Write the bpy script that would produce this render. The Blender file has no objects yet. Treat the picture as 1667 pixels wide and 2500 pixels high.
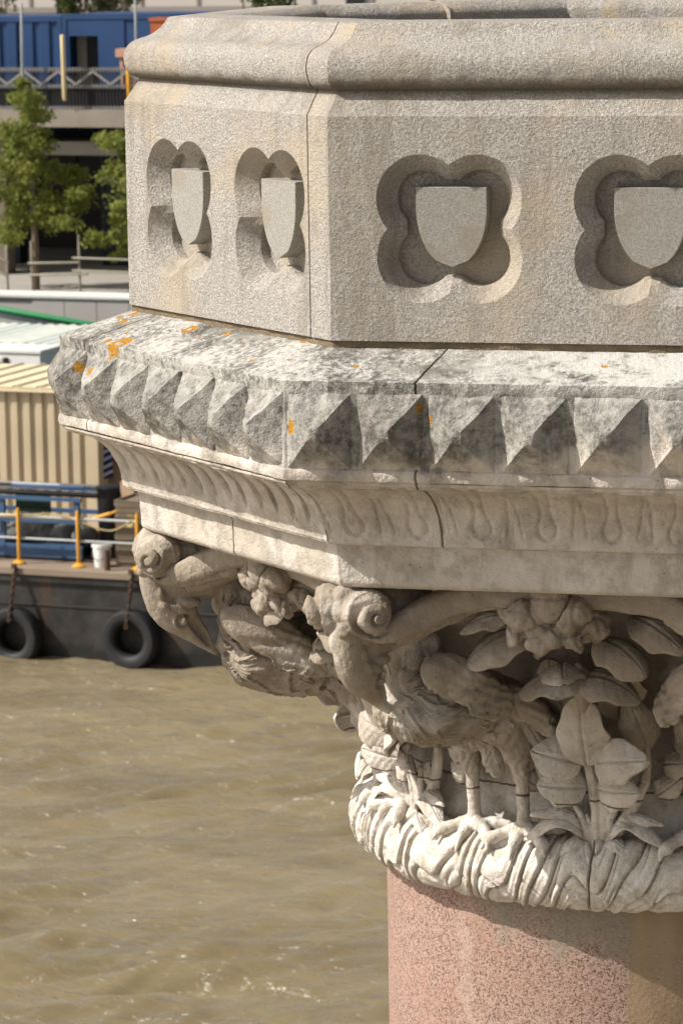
import bpy, math, random
import numpy as np
from mathutils import Vector, Matrix
random.seed(7); RNG = np.random.default_rng(11)
scene = bpy.context.scene
COL = scene.collection
rad = math.radians
PI = math.pi

# ------------------------------------------------------------------ camera
CAM = np.array([-0.5344, -14.0899, 0.8207]); PIT, YAW, ROL, FPX = 0.1601, 0.0449, -0.0163, 9076.0
def ray(x, y):
    """direction of the sight line through a pixel of the 1667 x 2500 photograph"""
    X, Y = x - 833.5, y - 1250
    cr, sr = math.cos(ROL), math.sin(ROL)
    X, Y = cr * X + sr * Y, -sr * X + cr * Y
    dx, zu = X / FPX, -Y / FPX
    cp, sp = math.cos(PIT), math.sin(PIT)
    yy, z = cp + sp * zu, -sp + cp * zu
    c, s = math.cos(YAW), math.sin(YAW)
    return np.array([c * dx - s * yy, s * dx + c * yy, z])
cam = bpy.data.cameras.new('camera'); camo = bpy.data.objects.new('camera', cam); COL.objects.link(camo)
fw = Vector(ray(833.5, 1250)).normalized(); rt = (Vector(ray(933.5, 1250)) - Vector(ray(833.5, 1250))).normalized(); up = rt.cross(fw)
Mc = Matrix((rt, up, -fw)).transposed().to_4x4(); Mc.translation = Vector(CAM)
camo.matrix_world = Mc
cam.sensor_fit = 'HORIZONTAL'; cam.sensor_width = 24.0; cam.lens = FPX / 1667 * 24
cam.clip_start = 0.5; cam.clip_end = 5000
cam.dof.use_dof = True; cam.dof.focus_distance = 12.6; cam.dof.aperture_fstop = 10.0
scene.camera = camo

# ------------------------------------------------------------------ light
SUN_AZ, SUN_EL = rad(79), rad(44)
sund = Vector((-math.sin(SUN_AZ) * math.cos(SUN_EL), -math.cos(SUN_AZ) * math.cos(SUN_EL), math.sin(SUN_EL)))
sl = bpy.data.lights.new('sun', 'SUN'); sl.energy = 4.7; sl.angle = rad(0.5); sl.color = (1.0, 0.945, 0.87)
so = bpy.data.objects.new('sun', sl); COL.objects.link(so); so.rotation_euler = (-sund).to_track_quat('-Z', 'Y').to_euler()
so.location = (-30, -10, 40)
w = bpy.data.worlds.new('World'); scene.world = w; w.use_nodes = True
wn = w.node_tree; bg = wn.nodes['Background']; sk = wn.nodes.new('ShaderNodeTexSky'); sk.sky_type = 'NISHITA'
sk.sun_disc = False; sk.sun_elevation = SUN_EL; sk.sun_rotation = SUN_AZ + PI; sk.air_density = 1.0; sk.dust_density = 4.5; sk.ozone_density = 0.4
hs_ = wn.nodes.new('ShaderNodeHueSaturation'); hs_.inputs['Saturation'].default_value = .45   # thin high cloud
wn.links.new(sk.outputs[0], hs_.inputs['Color']); wn.links.new(hs_.outputs[0], bg.inputs[0]); bg.inputs[1].default_value = 0.078
vs = scene.view_settings; vs.view_transform = 'Standard'; vs.look = 'None'; vs.exposure = 0.38; vs.gamma = 1.0
scene.cycles.max_bounces = 6

# ------------------------------------------------------------------ numpy noise
def _hash(ix, iy, iz):
    n = (ix * 374761393 + iy * 668265263 + iz * 2147483647 // 7 * 31) & 0xffffffff
    n = (n ^ (n >> 13)) * 1274126177 & 0xffffffff
    n = (n ^ (n >> 16)) * 2246822519 & 0xffffffff
    return ((n ^ (n >> 15)) & 0xffffff) / float(0xffffff) * 2 - 1
def vnoise(P):
    P = np.asarray(P, float) + 1000.0
    I = np.floor(P).astype(np.int64); Fr = P - I; U = Fr * Fr * (3 - 2 * Fr)
    r = 0
    for dx in (0, 1):
        for dy in (0, 1):
            for dz in (0, 1):
                ww = (U[:, 0] if dx else 1 - U[:, 0]) * (U[:, 1] if dy else 1 - U[:, 1]) * (U[:, 2] if dz else 1 - U[:, 2])
                r = r + ww * _hash(I[:, 0] + dx, I[:, 1] + dy, I[:, 2] + dz)
    return r
def fbm(P, octv=3):
    r = 0; a = 1.0; P = np.asarray(P, float)
    for o in range(octv):
        r = r + a * vnoise(P * (2 ** o) + 17.3 * o); a *= 0.5
    return r

# ------------------------------------------------------------------ objects
def tag(o, label=None, cat=None, group=None, kind=None):
    if label: o['label'] = label
    if cat: o['category'] = cat
    if group: o['group'] = group
    if kind: o['kind'] = kind
    return o
def empty(name, loc, rz=0.0):
    o = bpy.data.objects.new(name, None); o.empty_display_size = 0.3; COL.objects.link(o); o.location = loc; o.rotation_euler = (0, 0, rz); return o
def mesh(name, V, Fc, mat, smooth=None):
    me = bpy.data.meshes.new(name)
    V = np.asarray(V, float)
    me.from_pydata(V.tolist(), [], [tuple(int(i) for i in f) for f in Fc])
    if mat is not None: me.materials.append(mat)
    if smooth is not None:
        me.polygons.foreach_set('use_smooth', [True] * len(me.polygons))
        if smooth < 179: me.set_sharp_from_angle(angle=rad(smooth))
    me.update(); return me
def obj(name, me, parent=None, loc=(0, 0, 0), rz=0.0):
    o = bpy.data.objects.new(name, me); COL.objects.link(o); o.location = loc; o.rotation_euler = (0, 0, rz)
    if parent is not None: o.parent = parent
    return o
class MB:
    """collects shapes; each is closed; one mesh at the end"""
    def __init__(s): s.V = []; s.F = []; s.n = 0
    def add(s, V, Fc):
        V = np.asarray(V, float); s.V.append(V); s.F += [tuple(i + s.n for i in f) for f in Fc]; s.n += len(V); return s
    def box(s, x0, x1, y0, y1, z0, z1):
        V = [(x, y, z) for z in (z0, z1) for y in (y0, y1) for x in (x0, x1)]
        return s.add(V, [(0, 2, 3, 1), (4, 5, 7, 6), (0, 1, 5, 4), (2, 6, 7, 3), (0, 4, 6, 2), (1, 3, 7, 5)])
    def bar(s, a, b, w, h=None):
        """square bar between two points"""
        h = h or w; a, b = Vector(a), Vector(b); d = (b - a).normalized()
        u = d.cross(Vector((0, 0, 1)));
        if u.length < 1e-3: u = Vector((1, 0, 0))
        u.normalize(); v = u.cross(d)
        V = [tuple(p + u * (sx * w / 2) + v * (sy * h / 2)) for p in (a, b) for sx, sy in ((-1, -1), (1, -1), (1, 1), (-1, 1))]
        return s.add(V, [(0, 1, 2, 3), (7, 6, 5, 4), (0, 4, 5, 1), (1, 5, 6, 2), (2, 6, 7, 3), (3, 7, 4, 0)])
    def tube(s, pts, rr, n=10, cap=True):
        V, Fc = tube(pts, rr, n); return s.add(V, Fc)
    def lathe(s, prof, n=24, c=(0, 0, 0)):
        V = []; Fc = []
        for r, z in prof:
            for i in range(n):
                a = 2 * PI * i / n; V.append((c[0] + r * math.cos(a), c[1] + r * math.sin(a), c[2] + z))
        for j in range(len(prof) - 1):
            for i in range(n): Fc.append((j * n + i, j * n + (i + 1) % n, (j + 1) * n + (i + 1) % n, (j + 1) * n + i))
        Fc.append(tuple(range(n))[::-1]); Fc.append(tuple((len(prof) - 1) * n + i for i in range(n)))
        return s.add(V, Fc)
    def mesh(s, name, mat, smooth=None): return mesh(name, np.concatenate(s.V), s.F, mat, smooth)
    def build(s, name, mat, parent=None, loc=(0, 0, 0), rz=0.0, smooth=None): return obj(name, s.mesh(name, mat, smooth), parent, loc, rz)
def tube(pts, rr, n=12):
    pts = [np.asarray(p, float) for p in pts]
    if np.isscalar(rr): rr = [rr] * len(pts)
    # rounded ends
    d0 = (pts[0] - pts[1]); d0 /= np.linalg.norm(d0); d1 = (pts[-1] - pts[-2]); d1 /= np.linalg.norm(d1)
    P = [pts[0] + d0 * rr[0] * .95, pts[0] + d0 * rr[0] * .7] + pts + [pts[-1] + d1 * rr[-1] * .7, pts[-1] + d1 * rr[-1] * .95]
    R = [rr[0] * .2, rr[0] * .7] + list(rr) + [rr[-1] * .7, rr[-1] * .2]
    V = []; up = None
    for i, p in enumerate(P):
        t = P[min(i + 1, len(P) - 1)] - P[max(i - 1, 0)]; t = t / (np.linalg.norm(t) + 1e-9)
        if up is None:
            up = np.cross(t, [0.3, 0.5, 0.81]); up /= np.linalg.norm(up)
        up = up - t * (up @ t); up /= np.linalg.norm(up); v = np.cross(t, up)
        for k in range(n):
            a = 2 * PI * k / n; V.append(p + R[i] * (math.cos(a) * up + math.sin(a) * v))
    Fc = []
    m = len(P)
    for i in range(m - 1):
        for k in range(n): Fc.append((i * n + k, i * n + (k + 1) % n, (i + 1) * n + (k + 1) % n, (i + 1) * n + k))
    Fc.append(tuple(range(n))[::-1]); Fc.append(tuple((m - 1) * n + k for k in range(n)))
    return np.array(V), Fc
def smoothpath(pts, n=6):
    """Catmull-Rom through points (any number of columns)"""
    P = np.asarray(pts, float); P = np.vstack([2 * P[0] - P[1], P, 2 * P[-1] - P[-2]]); out = []
    for i in range(1, len(P) - 2):
        for j in range(n):
            t = j / n
            out.append(.5 * (2 * P[i] + (P[i + 1] - P[i - 1]) * t + (2 * P[i - 1] - 5 * P[i] + 4 * P[i + 1] - P[i + 2]) * t * t + (3 * P[i] - P[i - 1] - 3 * P[i + 1] + P[i + 2]) * t ** 3))
    out.append(P[-2]); return np.array(out)
def ellipsoid(c, r, axis=None, n=20, m=14):
    """axis: direction of the first radius"""
    V = []
    for j in range(1, m):
        ph = PI * j / m
        for i in range(n):
            a = 2 * PI * i / n; V.append((math.cos(ph), math.sin(ph) * math.cos(a), math.sin(ph) * math.sin(a)))
    V.append((1, 0, 0)); V.append((-1, 0, 0)); V = np.array(V) * np.array(r)
    if axis is not None:
        x = np.array(axis, float); x /= np.linalg.norm(x); h = np.array([0, 0, 1.0]) if abs(x[2]) < .95 else np.array([0, 1.0, 0])
        y = np.cross(h, x); y /= np.linalg.norm(y); z = np.cross(x, y); V = V @ np.array([x, y, z])
    Fc = []
    for j in range(m - 2):
        for i in range(n): Fc.append((j * n + i, (j + 1) * n + i, (j + 1) * n + (i + 1) % n, j * n + (i + 1) % n))
    a, b = (m - 1) * n, (m - 1) * n + 1
    for i in range(n): Fc.append((a, i, (i + 1) % n)); Fc.append((b, (m - 2) * n + (i + 1) % n, (m - 2) * n + i))
    return V + np.array(c), Fc
def sculpt(prims, voxel=.006, smooth=3, disp=None):
    """fuse closed shapes into one skin, then carve it with disp(P, N) -> offset along the normal"""
    mb = MB()
    for V, Fc in prims: mb.add(V, Fc)
    me = mb.mesh('raw', None); o = bpy.data.objects.new('raw', me); COL.objects.link(o)
    m = o.modifiers.new('r', 'REMESH'); m.mode = 'VOXEL'; m.voxel_size = voxel
    s = o.modifiers.new('s', 'SMOOTH'); s.factor = .5; s.iterations = smooth
    dg = bpy.context.evaluated_depsgraph_get(); dg.update()
    out = bpy.data.meshes.new_from_object(o.evaluated_get(dg))
    bpy.data.objects.remove(o); bpy.data.meshes.remove(me)
    if disp is not None: carve(out, disp)
    out.polygons.foreach_set('use_smooth', [True] * len(out.polygons)); out.update()
    return out
def carve(me, disp):
    n = len(me.vertices); P = np.empty(n * 3); N = np.empty(n * 3)
    me.vertices.foreach_get('co', P); me.vertices.foreach_get('normal', N); P = P.reshape(-1, 3); N = N.reshape(-1, 3)
    P = P + N * np.asarray(disp(P, N))[:, None]
    me.vertices.foreach_set('co', P.ravel()); me.update()

# ------------------------------------------------------------------ materials
class NT:
    def __init__(s, name):
        s.m = bpy.data.materials.new(name); s.m.use_nodes = True; s.t = s.m.node_tree; s.b = s.t.nodes['Principled BSDF']
        s.b.inputs['Roughness'].default_value = .85; s.b.inputs['Specular IOR Level'].default_value = .25
        g = s.t.nodes.new('ShaderNodeNewGeometry'); s.pos = g.outputs['Position']; s.nrm = g.outputs['Normal']
    def n(s, typ, **kw):
        x = s.t.nodes.new(typ)
        for k, v in kw.items(): setattr(x, k, v)
        return x
    def put(s, sock, v):
        if isinstance(v, bpy.types.NodeSocket): s.t.links.new(v, sock)
        elif v is not None:
            if isinstance(v, (tuple, list)) and len(v) == 3 and sock.type == 'RGBA': v = (*v, 1)
            sock.default_value = v
    def scale(s, v, sc):
        x = s.n('ShaderNodeVectorMath', operation='MULTIPLY'); s.put(x.inputs[0], v); x.inputs[1].default_value = sc; return x.outputs[0]
    def noise(s, sc, det=3, rough=.55, vec=None, dist=0, w=None):
        x = s.n('ShaderNodeTexNoise'); s.put(x.inputs['Vector'], vec or s.pos); x.inputs['Scale'].default_value = sc; x.inputs['Detail'].default_value = det
        x.inputs['Roughness'].default_value = rough; x.inputs['Distortion'].default_value = dist; return x.outputs['Fac']
    def voro(s, sc, vec=None, feature='F1', rnd=1):
        x = s.n('ShaderNodeTexVoronoi', feature=feature); s.put(x.inputs['Vector'], vec or s.pos); x.inputs['Scale'].default_value = sc; x.inputs['Randomness'].default_value = rnd; return x
    def math(s, op, a, b=None, c=None, clamp=False):
        x = s.n('ShaderNodeMath', operation=op); x.use_clamp = clamp; s.put(x.inputs[0], a); s.put(x.inputs[1], b); s.put(x.inputs[2], c); return x.outputs[0]
    def step(s, v, a, b):
        """0 below a, 1 above b"""
        x = s.n('ShaderNodeMapRange', interpolation_type='SMOOTHSTEP'); s.put(x.inputs[0], v); x.inputs[1].default_value = a; x.inputs[2].default_value = b; return x.outputs[0]
    def mix(s, f, a, b, mode='MIX'):
        x = s.n('ShaderNodeMix', data_type='RGBA', blend_type=mode); s.put(x.inputs[0], f); s.put(x.inputs[6], a); s.put(x.inputs[7], b); return x.outputs[2]
    def xyz(s, v=None):
        x = s.n('ShaderNodeSeparateXYZ'); s.put(x.inputs[0], v or s.pos); return x.outputs
    def col(s, v): s.put(s.b.inputs['Base Color'], v); return s
    def bump(s, h, dist=.004, strength=1.0, prev=None):
        x = s.n('ShaderNodeBump'); s.put(x.inputs['Height'], h); x.inputs['Distance'].default_value = dist; x.inputs['Strength'].default_value = strength
        if prev is not None: s.put(x.inputs['Normal'], prev)
        s.put(s.b.inputs['Normal'], x.outputs[0]); return x.outputs[0]
    def near(s, pt, r, wob):
        """1 inside a ragged round patch about a point"""
        x = s.n('ShaderNodeVectorMath', operation='DISTANCE'); s.put(x.inputs[0], s.pos); x.inputs[1].default_value = pt
        d = s.math('ADD', x.outputs['Value'], s.math('MULTIPLY', wob, r * 1.1))
        return d
def plain(name, c, rough=.7, var=.25, sc=6, spec=.3, metal=0, bump=0):
    t = NT(name); k = t.noise(sc, 4)
    d = tuple(x * (1 - var) for x in c); e = tuple(min(1, x * (1 + var)) for x in c)
    t.col(t.mix(k, d, e)); t.b.inputs['Roughness'].default_value = rough; t.b.inputs['Specular IOR Level'].default_value = spec; t.b.inputs['Metallic'].default_value = metal
    if bump: t.bump(t.noise(sc * 6, 3), bump)
    return t.m

# ------------------------------------------------------------------ stone
def granite(name, tint=(1, 1, 1), scale=1.0, bumpd=.0135):
    t = NT(name)
    wob = t.noise(118 * scale, 4, .72); fine = t.noise(330 * scale, 2)
    big = t.noise(2.2, 4, .6); mid = t.noise(8, 4, .65)
    a = t.mix(t.step(wob, .34, .66), (.31 * tint[0], .288 * tint[1], .256 * tint[2]), (.625 * tint[0], .582 * tint[1], .528 * tint[2]))
    a = t.mix(t.math('MULTIPLY', t.step(big, .46, .68), .75), a, (.54 * tint[0], .45 * tint[1], .335 * tint[2]))
    a = t.mix(t.math('MULTIPLY', t.step(mid, .50, .70), .5), a, (.34 * tint[0], .31 * tint[1], .27 * tint[2]))
    v = t.voro(170 * scale)
    a = t.mix(t.math('MULTIPLY', t.step(v.outputs['Distance'], .32, .14), .62), a, (.09, .08, .07))
    # rain streaks run down the faces
    st = t.noise(7, 4, .6, t.scale(t.pos, (1, 1, .12)))
    a = t.mix(t.math('MULTIPLY', t.step(st, .50, .68), .6), a, (.29, .25, .195))
    # grime on the undersides of the roll
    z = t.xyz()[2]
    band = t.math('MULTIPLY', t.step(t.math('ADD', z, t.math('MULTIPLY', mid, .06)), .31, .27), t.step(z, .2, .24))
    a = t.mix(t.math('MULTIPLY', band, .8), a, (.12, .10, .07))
    # mustard stain along the top of the coping
    y = t.math('MULTIPLY', t.step(t.noise(5, 3, .6), .6, .72), t.step(z, .34, .38))
    a = t.mix(t.math('MULTIPLY', y, .6), a, (.56, .43, .22))
    t.col(a)
    h = t.math('ADD', t.math('MULTIPLY', wob, 1.0), t.math('MULTIPLY', fine, .3))
    h = t.math('ADD', h, t.math('MULTIPLY', t.noise(48 * scale, 3, .6), .7))
    t.bump(h, bumpd, 1.0)
    return t.m
M_GRAN = granite('granite')
def shieldmat():
    t = NT('shield_stone'); n = t.noise(190, 2); a = t.mix(t.step(n, .35, .65), (.215, .205, .18), (.335, .32, .285))
    s = t.noise(4, 3, .6, t.scale(t.pos, (1, 1, 1.5))); a = t.mix(t.math('MULTIPLY', t.step(s, .58, .66), .5), a, (.24, .2, .15))
    t.col(a); t.bump(n, .0012); return t.m
M_SHIELD = shieldmat()
M_MORTAR = plain('mortar', (.20, .155, .10), .95, .35, 20, .1, 0, .01)
M_JOINT = plain('joint_shadow_gap', (.1, .085, .06), .95, .4, 30, .05, 0, .006)

LICHEN = []     # (point, radius) filled in by the ornament below, in world metres
def portland(name, lichen=(), crust=True, dirt_shade=1.0):
    t = NT(name); X, Y, Z = t.xyz()
    n3 = t.noise(3.2, 4, .62); n9 = t.noise(9.5, 4, .65); n30 = t.noise(34, 4, .72); n110 = t.noise(120, 3, .6)
    n18 = t.noise(16, 5, .7)
    # clean, rubbed stone
    a = t.mix(t.step(n3, .35, .65), (.585, .535, .475), (.48, .42, .35))
    a = t.mix(t.math('MULTIPLY', t.step(n9, .5, .72), .55), a, (.38, .33, .275))
    a = t.mix(t.math('MULTIPLY', t.step(n18, .6, .74), .45), a, (.30, .22, .145))
    # vertical run marks
    run = t.noise(11, 4, .65, t.scale(t.pos, (1, 1, .13)))
    a = t.mix(t.math('MULTIPLY', t.step(run, .57, .72), .5), a, (.27, .24, .20))
    if crust:
        zz = t.math('ADD', Z, t.math('MULTIPLY', t.math('SUBTRACT', n9, .5), .3))
        # sheltered band of the abacus and moulding is greyer in patches
        m = t.math('MULTIPLY', t.step(zz, -1.55, -1.40), t.step(n9, .42, .62))
        a = t.mix(t.math('MULTIPLY', m, .5), a, (.30, .27, .225))
        up = t.step(t.math('SUBTRACT', zz, t.math('MULTIPLY', t.step(X, -.75, .1), .085)), -1.045, -.93)
        grey = t.mix(t.step(n18, .38, .62), (.12, .113, .098), (.27, .256, .225))
        blk = t.mix(t.math('MULTIPLY', t.step(n3, .46, .62), .8), grey, (.06, .057, .047))
        wm = t.step(t.math('ADD', t.math('MULTIPLY', t.noise(48, 5, .75), .8), t.math('MULTIPLY', t.noise(2.6, 3, .6, t.scale(t.pos, (1, 1, .6))), .6)), .64, .82)
        # the top weathering is washed whiter than the studs
        top = t.step(Z, -.79, -.70)
        wm = t.math('MULTIPLY', wm, t.math('ADD', t.math('MULTIPLY', top, .32), .28))
        c = t.mix(wm, blk, (.66, .64, .60))
        # a scrubbed pale stretch of the slope towards the right
        sc = t.math('MULTIPLY', t.step(t.math('ADD', X, t.math('MULTIPLY', n9, .9)), -.45, .25), top)
        c = t.mix(t.math('MULTIPLY', sc, t.math('MULTIPLY', t.step(t.math('ADD', n9, t.math('MULTIPLY', n30, .4)), .52, .70), .95)), c, (.50, .485, .45))
        a = t.mix(up, a, c)
    else:
        # carved capital: grey and brown weather patches, cornice shade painted into the upper part
        g = t.noise(4.4, 4, .6, t.scale(t.pos, (1, 1, .8)))
        a = t.mix(t.math('MULTIPLY', t.step(g, .47, .64), .72 * dirt_shade), a, (.26, .232, .20))
        br = t.noise(6.2, 4, .66)
        zm = t.math('MULTIPLY', t.step(Z, -2.35, -2.1), t.step(Z, -1.45, -1.6))
        a = t.mix(t.math('MULTIPLY', t.math('MULTIPLY', t.step(br, .50, .66), .7 * dirt_shade), zm), a, (.255, .165, .09))
        dk = t.noise(13, 4, .7)
        a = t.mix(t.math('MULTIPLY', t.step(dk, .57, .72), .7 * dirt_shade), a, (.12, .10, .075))
        grime_shade = t.math('MULTIPLY', t.step(n3, .28, .5), t.step(t.math('ADD', Z, t.math('MULTIPLY', n9, .25)), -2.18, -1.98))  # grime over the upper capital, darkened to stand in for shade under the cornice
        a = t.mix(t.math('MULTIPLY', grime_shade, .92 * dirt_shade), a, t.mix(n18, (.185, .145, .105), (.39, .335, .27)))
        lo = t.step(t.math('ADD', Z, t.math('MULTIPLY', n9, .2)), -2.2, -2.34)
        a = t.mix(t.math('MULTIPLY', lo, .75), a, t.mix(t.step(n18, .4, .65), (.70, .66, .60), (.46, .40, .325)))
        ck = t.math('ABSOLUTE', t.math('ADD', t.math('ADD', Z, 2.345), t.math('MULTIPLY', t.math('SUBTRACT', n9, .5), .03)))
        a = t.mix(t.math('MULTIPLY', t.step(ck, .006, .002), .85), a, (.05, .04, .03))
    # pits
    v = t.voro(46); a = t.mix(t.math('MULTIPLY', t.math('MULTIPLY', t.step(v.outputs['Distance'], .17, .08), t.step(n9, .45, .6)), .75), a, (.07, .06, .05))
    for p, r in lichen:
        d = t.near(p, r, t.math('SUBTRACT', n30, .5))
        f = t.step(d, r, r * .86)
        if r > .03: f = t.math('MULTIPLY', f, t.math('SUBTRACT', 1, t.math('MULTIPLY', t.step(d, r * .38, r * .22), .8)))
        a = t.mix(t.math('MULTIPLY', f, t.step(n110, .3, .42)), a, t.mix(t.step(n110, .35, .65), (.22, .10, .012), (.46, .235, .025)))
    t.col(a)
    h = t.math('ADD', t.math('MULTIPLY', n30, 1.0), t.math('MULTIPLY', n110, .4))
    h = h if crust else t.math('ADD', h, t.math('MULTIPLY', t.noise(60, 4, .7, t.scale(t.pos, (1, 1, .4))), .9))
    t.bump(h, .009 if crust else .0065, 1.0)
    t.b.inputs['Roughness'].default_value = .9
    return t.m

# ------------------------------------------------------------------ the octagon
PHI = 0.2161; APO = 1.5 * 1.20711; TAN = math.tan(PI / 8)
ZW = -11.3                                                 # river level
def ang(k): return PHI + k * PI / 4
def onface(k, t, z, p):
    a = ang(k); n = np.array([-math.sin(a), -math.cos(a)]); tt = np.array([math.cos(a), -math.sin(a)]); q = n * (APO + p) + tt * t
    return np.array([q[0], q[1], z])
def face_hit(x, y, k, p):
    a = ang(k); n = np.array([-math.sin(a), -math.cos(a), 0]); d = ray(x, y); s = ((APO + p) - CAM @ n) / (d @ n); P = CAM + s * d
    return P @ np.array([math.cos(a), -math.sin(a), 0]), P[2]
def ring(prof, faces, step=.02, disp=None, cuts={}, close=False):
    """sweep a profile (p outward from the wall plane, z) round the given faces, mitred at the corners.
    disp(k, t, s, P) -> outward offset; cuts {k: [t,...]} are the open joints between stones"""
    prof = np.asarray(prof, float); m = len(prof)
    seg = np.r_[0, np.cumsum(np.hypot(*(prof[1:] - prof[:-1]).T))]
    V = []; Fc = []; base = 0
    for k in faces:
        st = step(k) if callable(step) else step
        half = APO * TAN
        tf = list(np.linspace(-1, 1, max(2, int(2 * half / st) + 1)))
        for c in cuts.get(k, []):
            tf = [q for q in tf if abs(q * half - c) > .012] + [(c + e) / half for e in (-.008, -.004, -.0039, .0039, .004, .008)]
        tf = np.array(sorted(tf)); n = len(tf)
        T, S = np.meshgrid(tf, np.arange(m), indexing='ij')
        p = prof[S, 0]; z = prof[S, 1]; t = T * (APO + p) * TAN
        a = ang(k)
        def place(p, t, z): return np.stack([-math.sin(a) * (APO + p) + math.cos(a) * t, -math.cos(a) * (APO + p) - math.sin(a) * t, z], -1)
        P0 = place(p, t, z).reshape(-1, 3)
        dp = np.zeros(n * m)
        if disp is not None: dp = np.asarray(disp(k, t.ravel(), seg[S].ravel(), P0))
        tb = (T * half).ravel()
        for c in cuts.get(k, []): dp = np.where(np.abs(tb - c) < .00395, dp - .03, dp)
        p2 = p + dp.reshape(p.shape); t2 = T * (APO + p2) * TAN
        V.append(place(p2, t2, z).reshape(-1, 3))
        for i in range(n - 1):
            for j in range(m - 1): Fc.append((base + i * m + j, base + (i + 1) * m + j, base + (i + 1) * m + j + 1, base + i * m + j + 1))
        base += n * m
    return np.concatenate(V), Fc
ALL = list(range(-3, 5)); NEAR = (-1, 0, 1, 2)

pulpit = tag(empty('bridge_pulpit', (0, 0, ZW)), 'octagonal stone bridge pulpit with shield panels, carved birds and pink granite column', 'bridge pulpit')
UP = (0, 0, -ZW)

# --- parapet panels with sunk quatrefoils, coping above
def qout(th, c=.098, r=.151):
    best = np.zeros_like(th)
    for sx in (-1, 1):
        for sz in (-1, 1):
            b = c * (sx * np.cos(th) + sz * np.sin(th)); q = b * b - (2 * c * c - r * r); ok = q >= 0
            best = np.maximum(best, np.where(ok, b + np.sqrt(np.where(ok, q, 0)), 0))
    return best
def qin(th):
    sq = np.minimum(.161 / np.maximum(np.abs(np.cos(th)), 1e-6), .161 / np.maximum(np.abs(np.sin(th)), 1e-6))
    # the straight ends of the inner cusps
    o = qout(th, .098, .095); return np.maximum(o, np.minimum(sq, .1665))
def panel(k, t0, t1, tc, z0, z1, zc):
    cor = [math.atan2(z - zc, t - tc) for t in (t0, t1) for z in (z0, z1)]
    th = np.sort(np.r_[np.linspace(-PI, PI, 240, endpoint=False), cor]); n = len(th); c, s = np.cos(th), np.sin(th)
    hr = np.minimum(np.where(c > 0, (t1 - tc) / np.maximum(c, 1e-9), (t0 - tc) / np.minimum(c, -1e-9)), np.where(s > 0, (z1 - zc) / np.maximum(s, 1e-9), (z0 - zc) / np.minimum(s, -1e-9)))
    o, i = qout(th), qin(th)
    rings = [(hr, 0), (o, 0)]
    for f in (.25, .5, .75): rings.append((o + (i - o) * f, -.07 * f))
    rings += [(i, -.070), (i - .0005, -.104), (i * .6, -.1045)]
    V = [onface(k, tc + r * cc, zc + r * ss, p) for rr, p in rings for r, cc, ss in zip(rr, c, s)]
    V.append(onface(k, tc, zc, -.105)); Fc = []
    for j in range(len(rings) - 1):
        for q in range(n): Fc.append((j * n + q, j * n + (q + 1) % n, (j + 1) * n + (q + 1) % n, (j + 1) * n + q))
    L = len(rings) - 1
    for q in range(n): Fc.append((L * n + q, L * n + (q + 1) % n, len(V) - 1))
    return V, Fc
ZB, ZT, ZC, TQ, TJ = -.609, .146, -.2295, .3366, .612
wall = MB(); L2 = .75
for k in ALL:
    if k in NEAR:
        right = TJ - .004 if k == 1 else L2
        wall.add(*panel(k, -L2, 0, -TQ, ZB, ZT, ZC)); wall.add(*panel(k, 0, right, TQ, ZB, ZT, ZC))
        if k == 1:
            ra, rb = TJ - .004, TJ + .004
            pts = [(ra, 0), (ra + .001, -.03), (rb - .001, -.03), (rb, 0), (L2, 0)]
            V = [onface(k, t, z, p) for t, p in pts for z in (ZB, ZT)]
            wall.add(V, [(2 * i, 2 * i + 2, 2 * i + 3, 2 * i + 1) for i in range(4)])
    else:
        wall.add([onface(k, t, z, 0) for t in (-L2, L2) for z in (ZB, ZT)], [(0, 2, 3, 1)])
V, Fc = ring([(0, ZT), (-.003, ZT + .004), (-.053, .224), (-.056, .24)], ALL, .05, None, {1: [TJ]}); wall.add(V, Fc)
V, Fc = ring([(-.43, .3), (-.43, -.62)], ALL, .3); wall.add(V, Fc)
V, Fc = ring([(-.02, ZB), (-.43, ZB)], ALL, .3); wall.add(V, [f for f in Fc])
parapet = wall.build('parapet', M_GRAN, pulpit, UP, 0, 30)
cop = smoothpath([(-.054, .232), (-.03, .237), (-.012, .256), (-.002, .285), (-.001, .315), (-.010, .343), (-.028, .361), (-.052, .373), (-.085, .383), (-.112, .397), (-.135, .418), (-.150, .44), (-.158, .4495)], 5)
cop = np.vstack([cop, [(-.166, .452), (-.36, .455), (-.372, .4535), (-.41, .432), (-.425, .415), (-.43, .40), (-.431, .29)]])
def dcop(k, t, s, P): return .0022 * fbm(P * 7, 3) + .0012 * fbm(P * 40, 2)
V, Fc = ring(cop, ALL, lambda k: .012 if k in (0, 1) else .05, dcop, {1: [TJ], 3: [.02], 0: []})
obj('coping', mesh('coping', V, Fc, M_GRAN, 40), parapet)
# mortar bed between parapet and cornice
mb = MB(); V, Fc = ring([(-.012, ZB + .0005), (-.010, ZB - .012), (-.012, ZB - .03)], ALL, .03, lambda k, t, s, P: .006 * fbm(P * 25, 2)); mb.add(V, Fc)
mb.build('mortar_bed', M_MORTAR, parapet, (0, 0, 0), 0, 40)
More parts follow.
